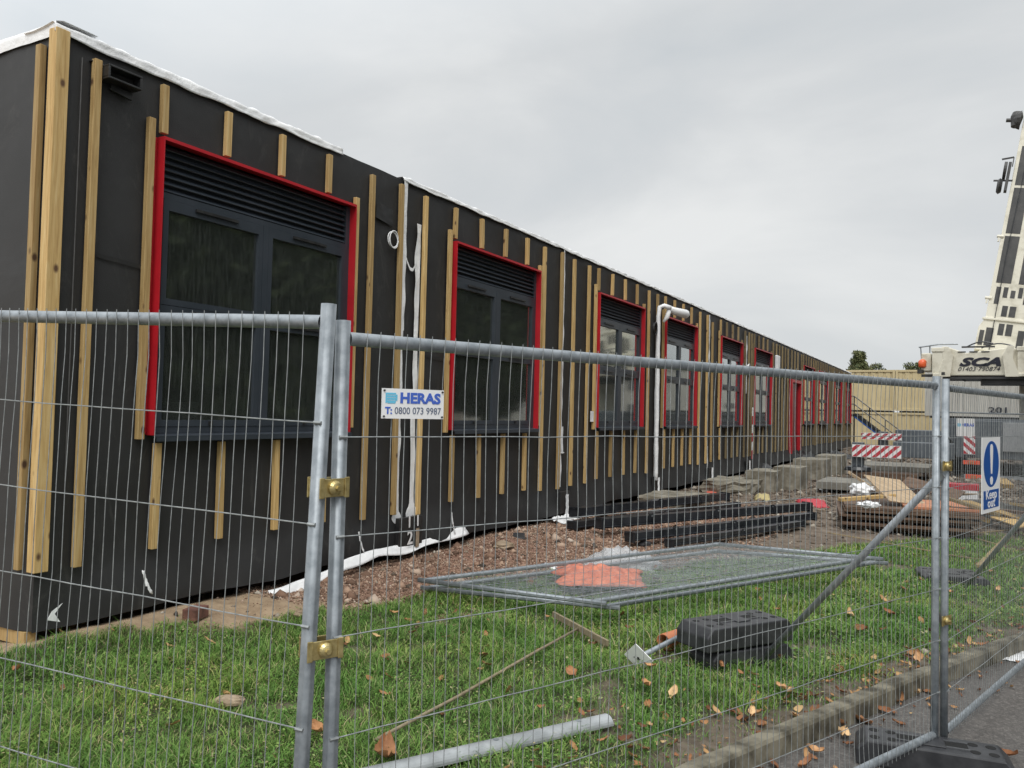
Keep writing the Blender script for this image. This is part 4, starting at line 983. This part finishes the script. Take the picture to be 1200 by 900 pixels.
b = MB(); b.box(p+VZ*.27, (.55, .4, .36)); b.build('box_body', white_pl, t, bevel=.01); b = MB(); b.box(p+VZ*.42, (.56, .41, .1)); b.build('red_band', redsafe, t)
b = MB(); b.box(p+VZ*.045, (.9, .7, .09)); tag(b.build('pallet_board', ply_d), 'dark board lying under the red banded box', 'board')
blob('barrier_tape_heap', 952, 591, .5, .6, .10, redsafe, 'crumpled red and white barrier tape lying on the mud beyond the beams', 'barrier tape', .3, 7)
blob('white_litter', 972, 576, .45, .3, .05, white_pl, 'white rag on the mud in front of the nearer outrigger mat', 'litter', .3, 8, 8)
blob('yellow_litter', 893, 586, .3, .5, .16, simple('straw_yellow', (.4, .33, .15), (.5, .42, .2), 6, .7), 'yellowish scrap on the rubble at the end of the beams', 'litter', .3, 9, 8)
blob('red_litter', 834, 578, .3, .4, .06, simple('faded_red', (.5, .1, .06), (.55, .13, .09), 6, .7), 'small faded red scrap on the rubble by the third concrete pad', 'litter', .3, 10, 8)
blob('black_sheeting', 880, 552, 1.2, 0.9, 0.25, blk_plastic, 'crumpled black sheeting against the skirt behind the concrete blocks', 'sheeting', .4, 30)
blob('black_sheeting', 935, 541, 1.6, 1.2, 0.35, blk_plastic, 'black sheeting bundled at the wall below the red door', 'sheeting', .4, 31)
blob('black_sheeting', 975, 537, 1.4, 1.5, 0.3, blk_plastic, 'far heap of black sheeting by the last window', 'sheeting', .4, 32)
p = at_z(1186, 768, -.09); b = MB()
def wl(u, w): return (p.x+(u-.5)*.22*(1+.3*noise.noise(Vector((w*4, 0, 1)))), p.y+(w-.5)*.34, -.092+.04*abs(noise.noise(Vector((u*5, w*6, 3)))))
tag(sheet('white_litter', white_pl, wl, 10, 12), 'crumpled white paper on the asphalt by the kerb at the right edge', 'paper')

# ================================================================== STAIR, CABINS, FAR FENCE
def ribbed(bm, c, sx, sy, sz, step=.25, dep=.04):
    """box with vertical trapezoid ribs on its -Y and -X faces"""
    x0, y0, z0 = c[0]-sx/2, c[1]-sy/2, c[2]; poly = []
    n = int(sx/step)
    for i in range(n): 
        x = x0+sx*i/n; w = sx/n; poly += [(x, y0), (x+w*.55, y0), (x+w*.65, y0+dep), (x+w*.9, y0+dep)]
    poly += [(x0+sx, y0), (x0+sx, y0+sy), (x0, y0+sy)]
    bm.prism(poly, Vector((0, 0, z0)), VX, VY, VZ, sz)
crane_d_ = MATS['crane_dark_panel']
def cabin(name, label, x0, x1, y, z0, z1, mat, dy=2.6, group=None, num=None, step=.28):
    t = thing(name, label, 'cabin', (x0, y, z0), group)
    b = MB(); ribbed(b, ((x0+x1)/2, y+dy/2, z0+.12), x1-x0-.2, dy-.1, z1-z0-.24, step); b.build('ribbed_wall', mat, t)
    b = MB()
    for x in (x0+.06, x1-.06): b.span(x-.07, x+.07, y-.02, y+.14, z0, z1)
    b.span(x0+.13, x1-.13, y-.0, y+.1, z1-.13, z1-.005); b.span(x0+.13, x1-.13, y-.0, y+.1, z0+.005, z0+.13); b.span(x0, x1, y+.1, y+dy, z1-.1, z1-.01)
    b.build('corner_frame', mat, t)
    b = MB(); b.span(x0+.2, x1-.2, y+.3, y+dy, z0-.11, z0); b.build('gap_filler', crane_d_, t)  # dark filler added in the gap, keeps bright sky from showing through
    if num: text(num, .42, Vector((num_x, y-.012, num_z)), VX, VZ, -VY, navy, t, 'number', bold=.012, width=.85, depth=.004)
    return t
num_x = num_z = 0
yC = 57.5
P_ = at_d(998, 485, 52); xa = P_.x-1.5; yC = P_.y
for i, (x0, x1) in enumerate(((xa-4.8, xa+1.2-1.3), (xa, xa+4.0), (xa+4.05, xa+8.6))):
    if i == 0: continue
    cabin('site_cabin', ['', 'lower left cream ribbed cabin behind the steel stair', 'lower right cream ribbed cabin half hidden by the crane'][i], x0, x1, yC, -.45, 2.18, cream, 3, 'cream site cabins stacked two high', step=.42)
    cabin('site_cabin', ['', 'upper left cream ribbed cabin beyond the far end of the building', 'upper right cream ribbed cabin beside the crane counterweight'][i], x0, x1, yC+.05, 2.28, 4.86, cream, 3, 'cream site cabins stacked two high', step=.42)
A_ = at_d(1084, 460, 44); E_ = at_d(1300, 460, 44); num_x = at_d(1157, 484, 44).x; num_z = at_d(1157, 484, 44).z
cabin('site_cabin', 'off white ribbed cabin numbered 201 under the crane counterweight', A_.x, A_.x+9.5, A_.y, 1.98, 4.62, offwhite, 3, None, '201', step=.30)
cabin('site_cabin', 'dark grey ribbed cabin below the white numbered cabin', A_.x+.9, A_.x+10, A_.y+.05, -.3, 1.86, darkgrey, 3, None, step=.30)
# steel stair at the end of the building
s0 = at_d(1001, 486, 46); s1 = at_d(1033, 508, 46)
t = thing('steel_stair', 'dark steel stair with handrails descending from the far end of the building', 'stair', s0)
yS = s0.y; x0, z0, x1, z1 = s0.x, s0.z, s1.x+.25, s1.z-.25
b = MB()
for yq in (yS, yS+1.1): b.bar((x0, yq, z0), (x1, yq, z1), .05, .24)
b.span(x0-1.2, x0, yS, yS+1.1, z0-.1, z0+.02); b.build('stringer', blackst, t)
b = MB(); b.bar((x0, yS-.03, z0-.10), (x1, yS-.03, z1-.10), .01, .07); b.build('blue_edge', blue, t)
b = MB()
for i in range(8): s = (i+.5)/8; b.box((x0+(x1-x0)*s, yS+.55, z0+(z1-z0)*s+.06), (.26, 1.05, .04))
b.build('tread', blackst, t)
b = MB()
for yq in (yS-.04,):
    for dz in (1.05, .6): b.tube([(x0-1.1, yq, z0+dz), (x0, yq, z0+dz), (x0+2.6, yq, z0+dz-2.6*(z0-z1)/(x1-x0))], .035, 6)
    for s in (0, .5, 1): b.tube([(x0+(x1-x0)*s, yq, z0+(z1-z0)*s), (x0+(x1-x0)*s, yq, z0+(z1-z0)*s+1.05)], .035, 6)
b.build('handrail', blackst, t)
b = MB(); b.tube([(x1, yS, z1), (x1, yS, 0)], .05, 6); b.tube([(x0, yS, z0), (x0, yS, 0)], .05, 6); b.build('leg', blackst, t)
# far run of mesh fence with its own sign
q0 = at_d(1100, 520, 19); q1 = at_d(1215, 520, 19.4)
FP = fence_panel((q0.x, q0.y), (q1.x, q1.y), 3.4, .0, 'far mesh fence panel standing between crane and plywood stack', nwires=60, nrm=Vector((0, -1, 0)), bend=.3)
tt, O, U, V_, W = FP; pS = at_d(1119, 511, 19)
heras_sign(Vector((pS.x, pS.y, pS.z))+W*.05, U, V_, W, .48, .42, 'small white and blue sign on the far mesh fence', phone=False)

# ================================================================== MOBILE CRANE
yR = 26.0; cx = at_d(1176, 530, 23.3).x; C0 = Vector((cx, yR, 0))
CR = thing('mobile_crane', 'cream mobile crane with raised boom and lettered counterweight standing behind the fence', 'crane', (cx, yR, 0))
b = MB(); b.span(cx-1.35, cx+1.35, yR+.15, yR+11, .75, 1.62); b.span(cx-1.2, cx+1.2, yR, yR+.15, .7, 1.75); b.span(cx-1.35, cx+1.35, yR+.4, yR+10.5, 1.63, 1.8); b.build('carrier', carr_g, CR, bevel=.02)
for yq in (1.9, 3.6, 7.6, 9.2):
    for s in (-1, 1):
        b = MB(); X = cx+s*1.12; b.tube([(X-.2, yR+yq, .62), (X-.16, yR+yq, .62), (X+.16, yR+yq, .62), (X+.2, yR+yq, .62)], [.52, .58, .58, .52], 24); wh = b.build('wheel', rubber, CR, smooth=False)
        b = MB(); b.tube([(X-.22, yR+yq, .62), (X+.22, yR+yq, .62)], .28, 16); sub(b.build('rim', crane_w), wh)
# rear: pale panel, lamps, marker board
A_ = at_d(1172, 495, 23.6); C_ = at_d(1215, 528, 23.6)
b = MB(); b.span(A_.x, A_.x+1.2, yR-.08, yR-.004, C_.z, A_.z); b.build('rear_panel', panel_g, CR, bevel=.01)
for (x_, y_, w_, h_, col) in ((1128, 540, .42, .11, 'a'), (1131, 556, .40, .13, 'b')):
    P_ = at_d(x_, y_, 23.4); b = MB(); b.box((P_.x+w_/2, yR-.05, P_.z), (w_, .08, h_)); tl_ = b.build('tail_light', simple('lamp_red', (.75, .08, .03), (.85, .12, .05), 5, .3) if 'lamp_red' not in MATS else MATS['lamp_red'], CR, bevel=.01)
    b = MB(); b.box((P_.x+w_*.5, yR-.096, P_.z), (w_*.35, .01, h_*.7)); sub(b.build('indicator_lens', terra), tl_)
b = MB(); b.box((cx+.2, yR-.04, at_d(1150, 553, 23.4).z-.08), (2.4, .06, .12)); b.build('rear_bumper', panel_g, CR)
def striped(bx0, bx1, y, z0, z1, parent, name='striped_board', slant=1, n=5):
    t_ = .02; b = MB(); b.span(bx0, bx1, y, y+t_, z0, z1); o = b.build(name, lettw, parent)
    b = MB(); w = (bx1-bx0)/n; h = z1-z0; sh = h*1.0*slant
    def clip(poly):
        def cut(P, ins, inter):
            out = []
            for i in range(len(P)):
                a, c = P[i], P[(i+1) % len(P)]
                if ins(a): out.append(a)
                if ins(a) != ins(c): out.append(inter(a, c))
            return out
        ix = lambda X: (lambda a, c: (X, a[1]+(c[1]-a[1])*(X-a[0])/(c[0]-a[0])))
        P = cut(poly, lambda q: q[0] >= bx0+1e-6, ix(bx0)); P = cut(P, lambda q: q[0] <= bx1-1e-6, ix(bx1)) if P else P
        return P
    i = -3
    while i < n+3:
        x = bx0+i*w; P = clip([(x, z0+.01), (x+w/2, z0+.01), (x+w/2+sh, z1-.01), (x+sh, z1-.01)])
        if len(P) > 2: b.prism(P, Vector((0, y-.004, 0)), VX, VZ, VY, .004)
        i += 1
    so = b.build('red_stripes', redsafe); sub(so, o); return o
# outriggers out to the left: beam, jack, foot, striped boards
for i, (D, xl, yt, yb, xr, ypad) in enumerate(((20.6, 997, 521, 537, 1057, 572), (25.5, 1008, 507, 516, 1058, 553))):
    A_ = at_d(xl, yt, D); C_ = at_d(xr, yb, D); y = A_.y+.3; y = (A_.y+C_.y)/2
    b = MB(); b.span(C_.x-.2, cx-1.2, y+.06, y+.5, C_.z+.03, A_.z+.1) if i == 0 else b.span(C_.x-.2, cx-1.2, y+.06, y+.6, C_.z-.3, A_.z+.12)
    ob = b.build('outrigger_beam', carr_g, CR, bevel=.015)
    b = MB(); b.span(A_.x-.02, C_.x-.2, y+.1, y+.4, C_.z+.08, A_.z-.02); sub(b.build('beam_extension', carr_g), ob)
    striped(A_.x, C_.x, y, C_.z, A_.z, CR)
    J = at_d(1003 if i == 0 else 1034, 545, D); jx = J.x; zp = (m1.z+.24) if i == 0 else (m2.z+.36)
    b = MB(); b.span(jx-.14, jx+.14, y+.15, y+.42, C_.z-.35, A_.z+.05); jk = b.build('jack', carr_g, CR, bevel=.01)
    b = MB(); b.tube([(jx, y+.28, C_.z-.35), (jx, y+.28, zp+.05)], .075, 14); sub(b.build('ram', galv), jk)
    b = MB(); b.tube([(jx, y+.28, zp+.14), (jx, y+.28, zp+.10), (jx, y+.28, zp+.03), (jx, y+.28, zp)], [.12, .30, .34, .34], 20); sub(b.build('jack_foot', blackst), jk)
A_ = at_d(1057, 506, 23); b = MB(); b.span(A_.x, cx-1.36, yR+.1, yR+1.0, .72, A_.z+.05); b.build('outrigger_box', carr_g, CR, bevel=.02)
b = MB(); b.tube([(A_.x+1.2, yR+.09, 1.12), (A_.x+1.2, yR+.04, 1.12)], .07, 12); b.build('lifting_eye', simple_dark, CR)
A_ = at_d(1129, 509, 23.4); C_ = at_d(1142, 531, 23.4); striped(A_.x, C_.x, yR-.12, C_.z, A_.z, CR, 'marker_board', -1, 1.2)
# superstructure: counterweight
yW = 27.2; D_c = 24.
BL = at_d(1091, 441, D_c); BR = at_d(1206, 444, D_c); TL = at_d(1091, 407, D_c)
xl, xr, zb, zt_ = BL.x, BR.x, BL.z, TL.z
xm = (at_d(1107, 430, D_c).x, at_d(1185, 430, D_c).x)
b = MB()
cs = [(xl+.32, zb+.03), (xr-.32, zb+.03), (xr-.32, zt_-.06), (xm[1]-.1, zt_-.02), (xl+.9, zt_-.16), (xl+.5, zt_), (xl+.32, zt_)]
b.prism(cs, Vector((0, yW, 0)), VX, VZ, VY, 1.5); cw = b.build('counterweight', crane_w, CR, bevel=.03)
for xx in (xl+.02, xr-.36):
    b = MB(); b.span(xx, xx+.31, yW-.10, yW+1.2, zb+.06, zt_-.05); b.span(xx-.02, xx+.33, yW-.13, yW-.02, zt_-.13, zt_+.0); b.span(xx+.02, xx+.2, yW-.14, yW-.02, zb-.0, zb+.1)
    sub(b.build('end_block', crane_w, bevel=.02), cw)
for xx, s in ((xm[0]-.02, 1), (xm[1]-.02, -1)):
    P_ = [(xx-.20*s, zb-.01), (xx+.17*s, zb-.01), (xx+.25*s, zt_-.25), (xx+.12*s, zt_+.02), (xx-.05*s, zt_+.03), (xx-.02*s, zt_-.35)]
    b = MB(); b.prism(P_, Vector((0, yW-.12, 0)), VX, VZ, VY, .12); sub(b.build('web_bracket', crane_w, bevel=.012), cw)
b = MB(); b.span(xl+.3, xr, yW-.02, yW+1.4, zb-.07, zb+.0); b.span(xl+1.3, xr, yW+.1, yW+1.2, zb-.22, zb-.07); b.span(xm[0]-.08, xm[0]+.01, yW-.135, yW-.10, zb+.05, zb+.13); sub(b.build('dark_underside', crane_d), cw)
b = MB()
xs0 = at_d(1120, 414, D_c).x
for k in range(3): b.span(xs0+.05+.30*k, xs0+.26+.30*k, yW-.01, yW-.002, zt_-.15, zt_-.115)
b.span(xs0+.15, xs0+1.0, yW+.1, yW+.2, zt_+.0, zt_+.045)
sub(b.build('slot', crane_d), cw)
xt = at_d(1123, 430, D_c).x; xe = at_d(1171, 430, D_c).x
text('SCA', .33, Vector((xt+.02, yW-.012, at_d(1140, 429.5, D_c).z)), VX, VZ, -VY, navy, cw, bold=.018, shear=.35, width=(xe-xt), depth=.003)
text('01403·790874', .17, Vector((xt, yW-.012, at_d(1140, 435.5, D_c).z)), VX, VZ, -VY, navy, cw, shear=.25, width=(xe-xt)*1.0, depth=.003)
# walkway rail, cab corner and beacon at the left
b = MB(); z_r = zt_+.07
b.tube([(xl-.35, yW+.3, z_r-.02), (xl+.2, yW+.2, z_r+.05), (xl+.7, yW+.2, z_r+.05)], .025, 6); b.tube([(xl-.3, yW+.3, z_r-.02), (xl-.25, yW+.3, zb+.25)], .02, 6); b.tube([(xl-.05, yW+.3, z_r+.02), (xl-.05, yW+.3, zb+.2)], .02, 6); b.build('guard_rail', galv_dull, CR)
b = MB(); b.span(xl-.28, xl+.0, yW+.2, yW+1.0, zb+.18, zb+.72); b.build('equipment_box', crane_w, CR, bevel=.03)
b = MB(); P_ = at_d(1080, 424, D_c); b.tube([(P_.x, yW+.2, P_.z-.14), (P_.x, yW+.2, P_.z-.1), (P_.x, yW+.2, P_.z+.06), (P_.x, yW+.2, P_.z+.11)], [.08, .11, .11, .05], 14); b.build('beacon', simple('beacon_orange', (.75, .12, .04), (.8, .15, .05), 3, .25), CR, smooth=True)
b = MB(); b.tube([(P_.x-.05, yW+.2, P_.z-.32), (P_.x-.05, yW+.2, P_.z-.2)], .09, 12); b.span(P_.x-.03, xl+.3, yW+.2, yW+.3, P_.z-.42, P_.z-.34); b.build('reel', crane_d, CR)
for k, (xa_, za_, xb_, zb_) in enumerate(((xl+.9, zt_+.02, xl+1.6, zt_+.12), (xl+1.3, zt_+.0, xl+2.1, zt_+.05), (xl+.1, zb+.1, xl+.9, zb-.12))):
    b = MB(); b.tube([(xa_+(xb_-xa_)*t/8, yW+.25+.1*k, za_+(zb_-za_)*t/8+.10*math.sin(PI*t/8)) for t in range(9)], .022, 6); b.build('hose', blackst, CR)
# slewing deck under the boom
b = MB(); b.span(cx-1.0, cx+1.5, yW+1.5, yW+4.5, zb+.05, zt_-.05); b.tube([(cx+1.1, yW+3.4, 1.75), (cx+1.1, yW+3.4, zb+.1)], .55, 24); b.build('slew_deck', crane_w, CR, bevel=.02)
# boom: axis through two surveyed points, leaning right and away
D_b = 24.6
p0 = at_d(1172, 409, D_b); p1 = at_d(1229, 110, D_b+.8)
ax = (p1-p0).normalized(); bu = (VX-ax*ax.x).normalized(); bw = bu.cross(ax)  # bw towards camera?
if bw.y > 0: bw = -bw
hw = .545; LB = 17.
def bx(b, u0, u1, s0, s1, w0, w1): b.box(p0+bu*((u0+u1)/2)+ax*((s0+s1)/2)+bw*((w0+w1)/2), (abs(u1-u0), abs(w1-w0), abs(s1-s0)), (bu, bw, ax))
b = MB(); bx(b, -hw, hw, -.2, LB, -.55, 0)
b.prism([(-.68, -.1), (.74, -.1), (.74, .55), (.60, .98), (-.52, .98), (-.68, .62)], p0+bw*.03, bu, ax, -bw, .62)
bx(b, -.62, .72, .86, .93, .0, .08)
boom = b.build('boom', crane_w, CR, bevel=.015)
b = MB()
def plate_(u0, u1, s0, s1, w0, w1): q_ = MB(); bx(q_, u0, u1, s0, s1, w0, w1); sub(q_.build('dark_plate', crane_d), boom)
def cell(u0, u1, s0, s1): plate_(u0, u1, s0, s1, .0, .010)
def cellb(u0, u1, s0, s1): plate_(u0, u1, s0, s1, .03, .042)
for u0, u1 in ((-.62, -.50), (-.46, -.26), (.38, .56), (.60, .70)): cellb(u0, u1, .05, .62 if abs(u0) < .5 else .52)
for u0, u1 in ((-.15, .0), (.05, .22)): cellb(u0, u1, .42, .78); cell(u0, u1, 1.02, 1.36)
for u0, u1, a_, c_ in ((-.40, -.27, 1.4, 1.95), (-.20, -.08, 1.62, 1.95), (.0, .12, 1.62, 1.86), (.20, .31, 1.64, 1.97), (.36, .47, 1.45, 2.0)): cell(u0, u1, a_, c_)
s = 2.08
segs = [1.52, 1.5, 1.3, 1.1, .62, .62]
for k, L_ in enumerate(segs[:3]):
    cell(-.44, -.04, s, s+L_) if k == 0 else cell(-.44, -.05, s, s+L_); cell(.16, .50, s, s+L_); s += L_+.09
s += .02
for u0, u1, a_, c_ in ((-.40, -.14, 0, .16), (-.42, -.20, .30, 1.35), (-.42, -.18, 1.45, 1.62), (.02, .44, 0.45, .6), (.10, .22, .1, .33), (.05, .40, 1.2, 1.34), (.30, .44, .7, 1.1)): cell(u0, u1, s+a_, s+c_)
s += 1.72
for L_ in (.65, 1.05, 1.3, 1.5, 1.5, 1.5):
    cell(-.44, -.05, s, s+L_); cell(.10, .46, s, s+L_); s += L_+.09
# hoist rope and fittings on the left flank
b = MB(); b.tube([p0+bu*-.28+ax*-.3+bw*.07, p0+bu*-.30+ax*3+bw*.06, p0+bu*-.22+ax*7+bw*.05, p0+bu*-.2+ax*16+bw*.05], .012, 5); sub(b.build('hoist_rope', blackst), boom)
def on_boom(px_, py_):
    r_ = ray(px_, py_); n = bw; P_ = Vector(CAM)+Vector(r_)*((p0-Vector(CAM)).dot(n)/Vector(r_).dot(n)); return P_
b = MB(); q = on_boom(1183, 208); b.box(q-bu*.05, (.08, .22, .95), (bu, bw, ax)); b.tube([q-bu*.30-ax*.30, q-bu*.24-ax*.30, q-bu*.16-ax*.30], [.19, .25, .19], 20); b.tube([q-bu*.20+ax*.22, q-bu*.12+ax*.22], .28, 18); b.tube([q-bu*.42-ax*.12, q+bu*.1-ax*.10], .03, 8); b.bar(q-bu*.30+ax*.60, q+bu*.02+ax*.68, .03, .05); b.box(q+bu*.02+ax*.52, (.03, .05, .3), (bu, bw, ax)); sub(b.build('rope_guide', crane_d), boom)
b = MB(); q = on_boom(1191, 141); b.tube([q-bu*.12, q+bu*.02, q+bu*.12], [.10, .26, .30], 12); b.tube([q-bu*.28, q-bu*.1], .06, 10); b.tube([q+ax*.25, q+ax*.1, q-ax*.22], [.14, .18, .12], 12); sub(b.build('boom_lamp', crane_d), boom)
b = MB()
for (x_, y_) in ((1157, 349), (1171, 277)): q = on_boom(x_, y_); b.tube([q-bu*.06, q+bu*.12], .05, 8); b.box(q-ax*.1-bu*.0, (.05, .05, .14), (bu, bw, ax))
sub(b.build('bracket', crane_w), boom)

# ================================================================== TREES
def tree(name, base, H, R, n, mat, label, cone=False, group=None, trunk=.25, leaf=.25, seed=0):
    r_ = random.Random(seed); t = thing(name, label, 'tree', base, group); base = Vector(base)
    b = MB(); b.tube([base, base+VZ*H*.4, base+VZ*H*.85], [trunk, trunk*.7, trunk*.2], 8)
    for i in range(9):
        a = r_.random()*6.28; z = H*(.3+.5*r_.random()); b.tube([base+VZ*z, base+VZ*(z+H*.12)+Vector((math.cos(a), math.sin(a), 0))*R*.6], [trunk*.3, trunk*.08], 5)
    b.build('trunk', bark, t)
    g2 = np.random.default_rng(seed); C_ = []
    for i in range(44 if cone else 26):
        z = .2+.8*r_.random()**(.55 if cone else 1); a = r_.random()*6.28
        rad = R*(1.08-z)*1.1 if cone else R*math.sqrt(max(.05, 1-((z-.58)/.48)**2))
        rr_ = rad*(.35+.65*r_.random()); C_.append((math.cos(a)*rr_, math.sin(a)*rr_, z*H*.97, (.34*rad+.15*R)))
    C_ = np.array(C_); idx = g2.integers(0, len(C_), n); d = g2.normal(0, 1, (n, 3)); d /= np.linalg.norm(d, axis=1)[:, None]
    P = C_[idx, :3]+d*(C_[idx, 3]*(g2.random(n)**.4))[:, None]*np.array([1, 1, .75])+np.array(base)
    s = leaf*(.5+g2.random(n)); A = g2.normal(0, 1, (n, 3)); A /= np.linalg.norm(A, axis=1)[:, None]; Bv = np.cross(A, g2.normal(0, 1, (n, 3))); Bv /= np.linalg.norm(Bv, axis=1)[:, None]
    V = np.stack([P-A*s[:, None]/2, P+Bv*s[:, None]*.35, P+A*s[:, None]/2], 1).reshape(-1, 3)
    o = mesh_np('crown', V, np.arange(n*3).reshape(-1, 3), mat); o.parent = t; o.matrix_parent_inverse = Matrix.Translation(-t.location)
def far_tree(x, ytop, ybase, D, R, n, label, seed, cone=False, leaf=.35):
    T_ = at_d(x, ytop, D); tree('tree', (T_.x, T_.y, 0), T_.z, R, n, foliage, label, cone, 'distant trees above the cabins', .25, leaf, seed)
far_tree(1007, 411, 437, 88, 2.6, 7000, 'tall pointed tree rising behind the cream cabins at the end of the building', 3, True)
far_tree(1026, 426, 437, 92, 1.6, 2200, 'small sparse tree top right of the pointed tree', 4)
far_tree(1074, 424, 437, 90, 1.7, 2500, 'thin tree top behind the crane beacon', 5)
far_tree(1062, 430, 437, 95, 1.6, 1500, 'low faint tree top between cabins and crane', 6)
# trees across the road: out of view, placed for their dark reflection in the nearest windows
k = 0
for (x, y, H_, R_) in ((8, 31, 12, 4), (13, 39, 13, 4.2), (6, 14, 8, 3.2), (9.5, 19, 13.5, 4.6), (13.5, 26, 17, 5.2), (17, 18, 15, 5), (9, 9, 9, 3.5)):
    tree('tree', (x, y, -.1), H_, R_, 15000, darkfol, ['far leafy tree across the road before the pale house', 'farthest tree across the road beside the pale house', 'small leafy tree across the road', 'broad leafy tree across the road', 'leafy tree across the road next to the pale house', 'tall rear tree across the road', 'leafy tree across the road nearest the viewer'][k], False, 'trees across the road', .3, .5, 20+k); k += 1
HB = thing('pale_house', 'pale house with dark windows across the road, mirrored in the building panes', 'house', (14, 62, 0))
b = MB(); b.span(14, 29, 62, 92, -.1, 6.2); b.build('wall', palewall, HB)
b = MB(); b.prism([(13.6, 6.2), (29.4, 6.2), (21.5, 8.8)], Vector((0, 61.6, 0)), VX, VZ, VY, 31); b.build('roof', darkgrey, HB)
for z in (1.0, 3.7):
    for x in (15.5, 19.5, 24): b = MB(); b.span(x, x+1.6, 61.9, 61.99, z, z+1.5); b.build('window', slate, HB)
    for y in (64, 69, 74, 79, 84): b = MB(); b.span(13.9, 13.99, y, y+2.2, z, z+1.5); b.build('window', slate, HB)

# ================================================================== SKY, SUN, CAMERA
EL, AZ = math.radians(52), math.radians(150)
w = bpy.data.worlds.new('World'); S.world = w; w.use_nodes = True; nt = w.node_tree; nt.nodes.clear()
out = N(nt, 'ShaderNodeOutputWorld'); bg = N(nt, 'ShaderNodeBackground'); bg.inputs['Strength'].default_value = .10
sky = N(nt, 'ShaderNodeTexSky'); sky.sky_type = 'NISHITA'; sky.sun_disc = False; sky.sun_elevation = EL; sky.sun_rotation = AZ
tc = N(nt, 'ShaderNodeTexCoord'); mp = N(nt, 'ShaderNodeMapping'); mp.inputs['Scale'].default_value = (1, 1, 2.6); nt.links.new(tc.outputs['Generated'], mp.inputs[0])
f = noise_tex(nt, mp.outputs[0], 1.9, 7, .52, .3)
cl = ramp(nt, f, [(.30, (.60, .635, .66)), (.5, (.69, .71, .72)), (.70, (.83, .84, .835))])
# cover is thinner, so brighter, overhead and to the south-west
geo = N(nt, 'ShaderNodeVectorMath', operation='DOT_PRODUCT'); geo.inputs[1].default_value = Vector((-.15, -.25, .95)).normalized(); nt.links.new(tc.outputs['Generated'], geo.inputs[0])
mr = N(nt, 'ShaderNodeMapRange'); mr.inputs['From Min'].default_value = .25; mr.inputs['From Max'].default_value = 1; mr.inputs['To Min'].default_value = 10.0; mr.inputs['To Max'].default_value = 27
nt.links.new(geo.outputs['Value'], mr.inputs['Value'])
sc = N(nt, 'ShaderNodeVectorMath', operation='SCALE'); nt.links.new(cl, sc.inputs[0]); nt.links.new(mr.outputs[0], sc.inputs['Scale'])
mx = N(nt, 'ShaderNodeMix', data_type='RGBA'); mx.inputs[0].default_value = .95; nt.links.new(sky.outputs[0], mx.inputs[6]); nt.links.new(sc.outputs[0], mx.inputs[7])
nt.links.new(mx.outputs[2], bg.inputs[0]); nt.links.new(bg.outputs[0], out.inputs[0])
sd = bpy.data.lights.new('sun', 'SUN'); sd.energy = 1.5; sd.angle = math.radians(25); sd.color = (1, .97, .92)
so = bpy.data.objects.new('sun', sd); COL.objects.link(so)
sv_ = Vector((math.sin(AZ)*math.cos(EL), math.cos(AZ)*math.cos(EL), math.sin(EL))); so.rotation_euler = sv_.to_track_quat('Z', 'Y').to_euler(); so.location = (0, 0, 20)

cd = bpy.data.cameras.new('camera'); cam = bpy.data.objects.new('camera', cd); COL.objects.link(cam); S.camera = cam
cd.sensor_width = 36; cd.lens = 36*FPX/1200; cd.clip_start = .05; cd.clip_end = 3000
M = Matrix(((_R[0], _U[0], -_f[0], CAM[0]), (_R[1], _U[1], -_f[1], CAM[1]), (_R[2], _U[2], -_f[2], CAM[2]), (0, 0, 0, 1))); cam.matrix_world = M
S.view_settings.view_transform = 'Standard'; S.view_settings.look = 'None'; S.view_settings.exposure = 0; S.view_settings.gamma = 1
S.cycles.max_bounces = 8; S.cycles.transparent_max_bounces = 12
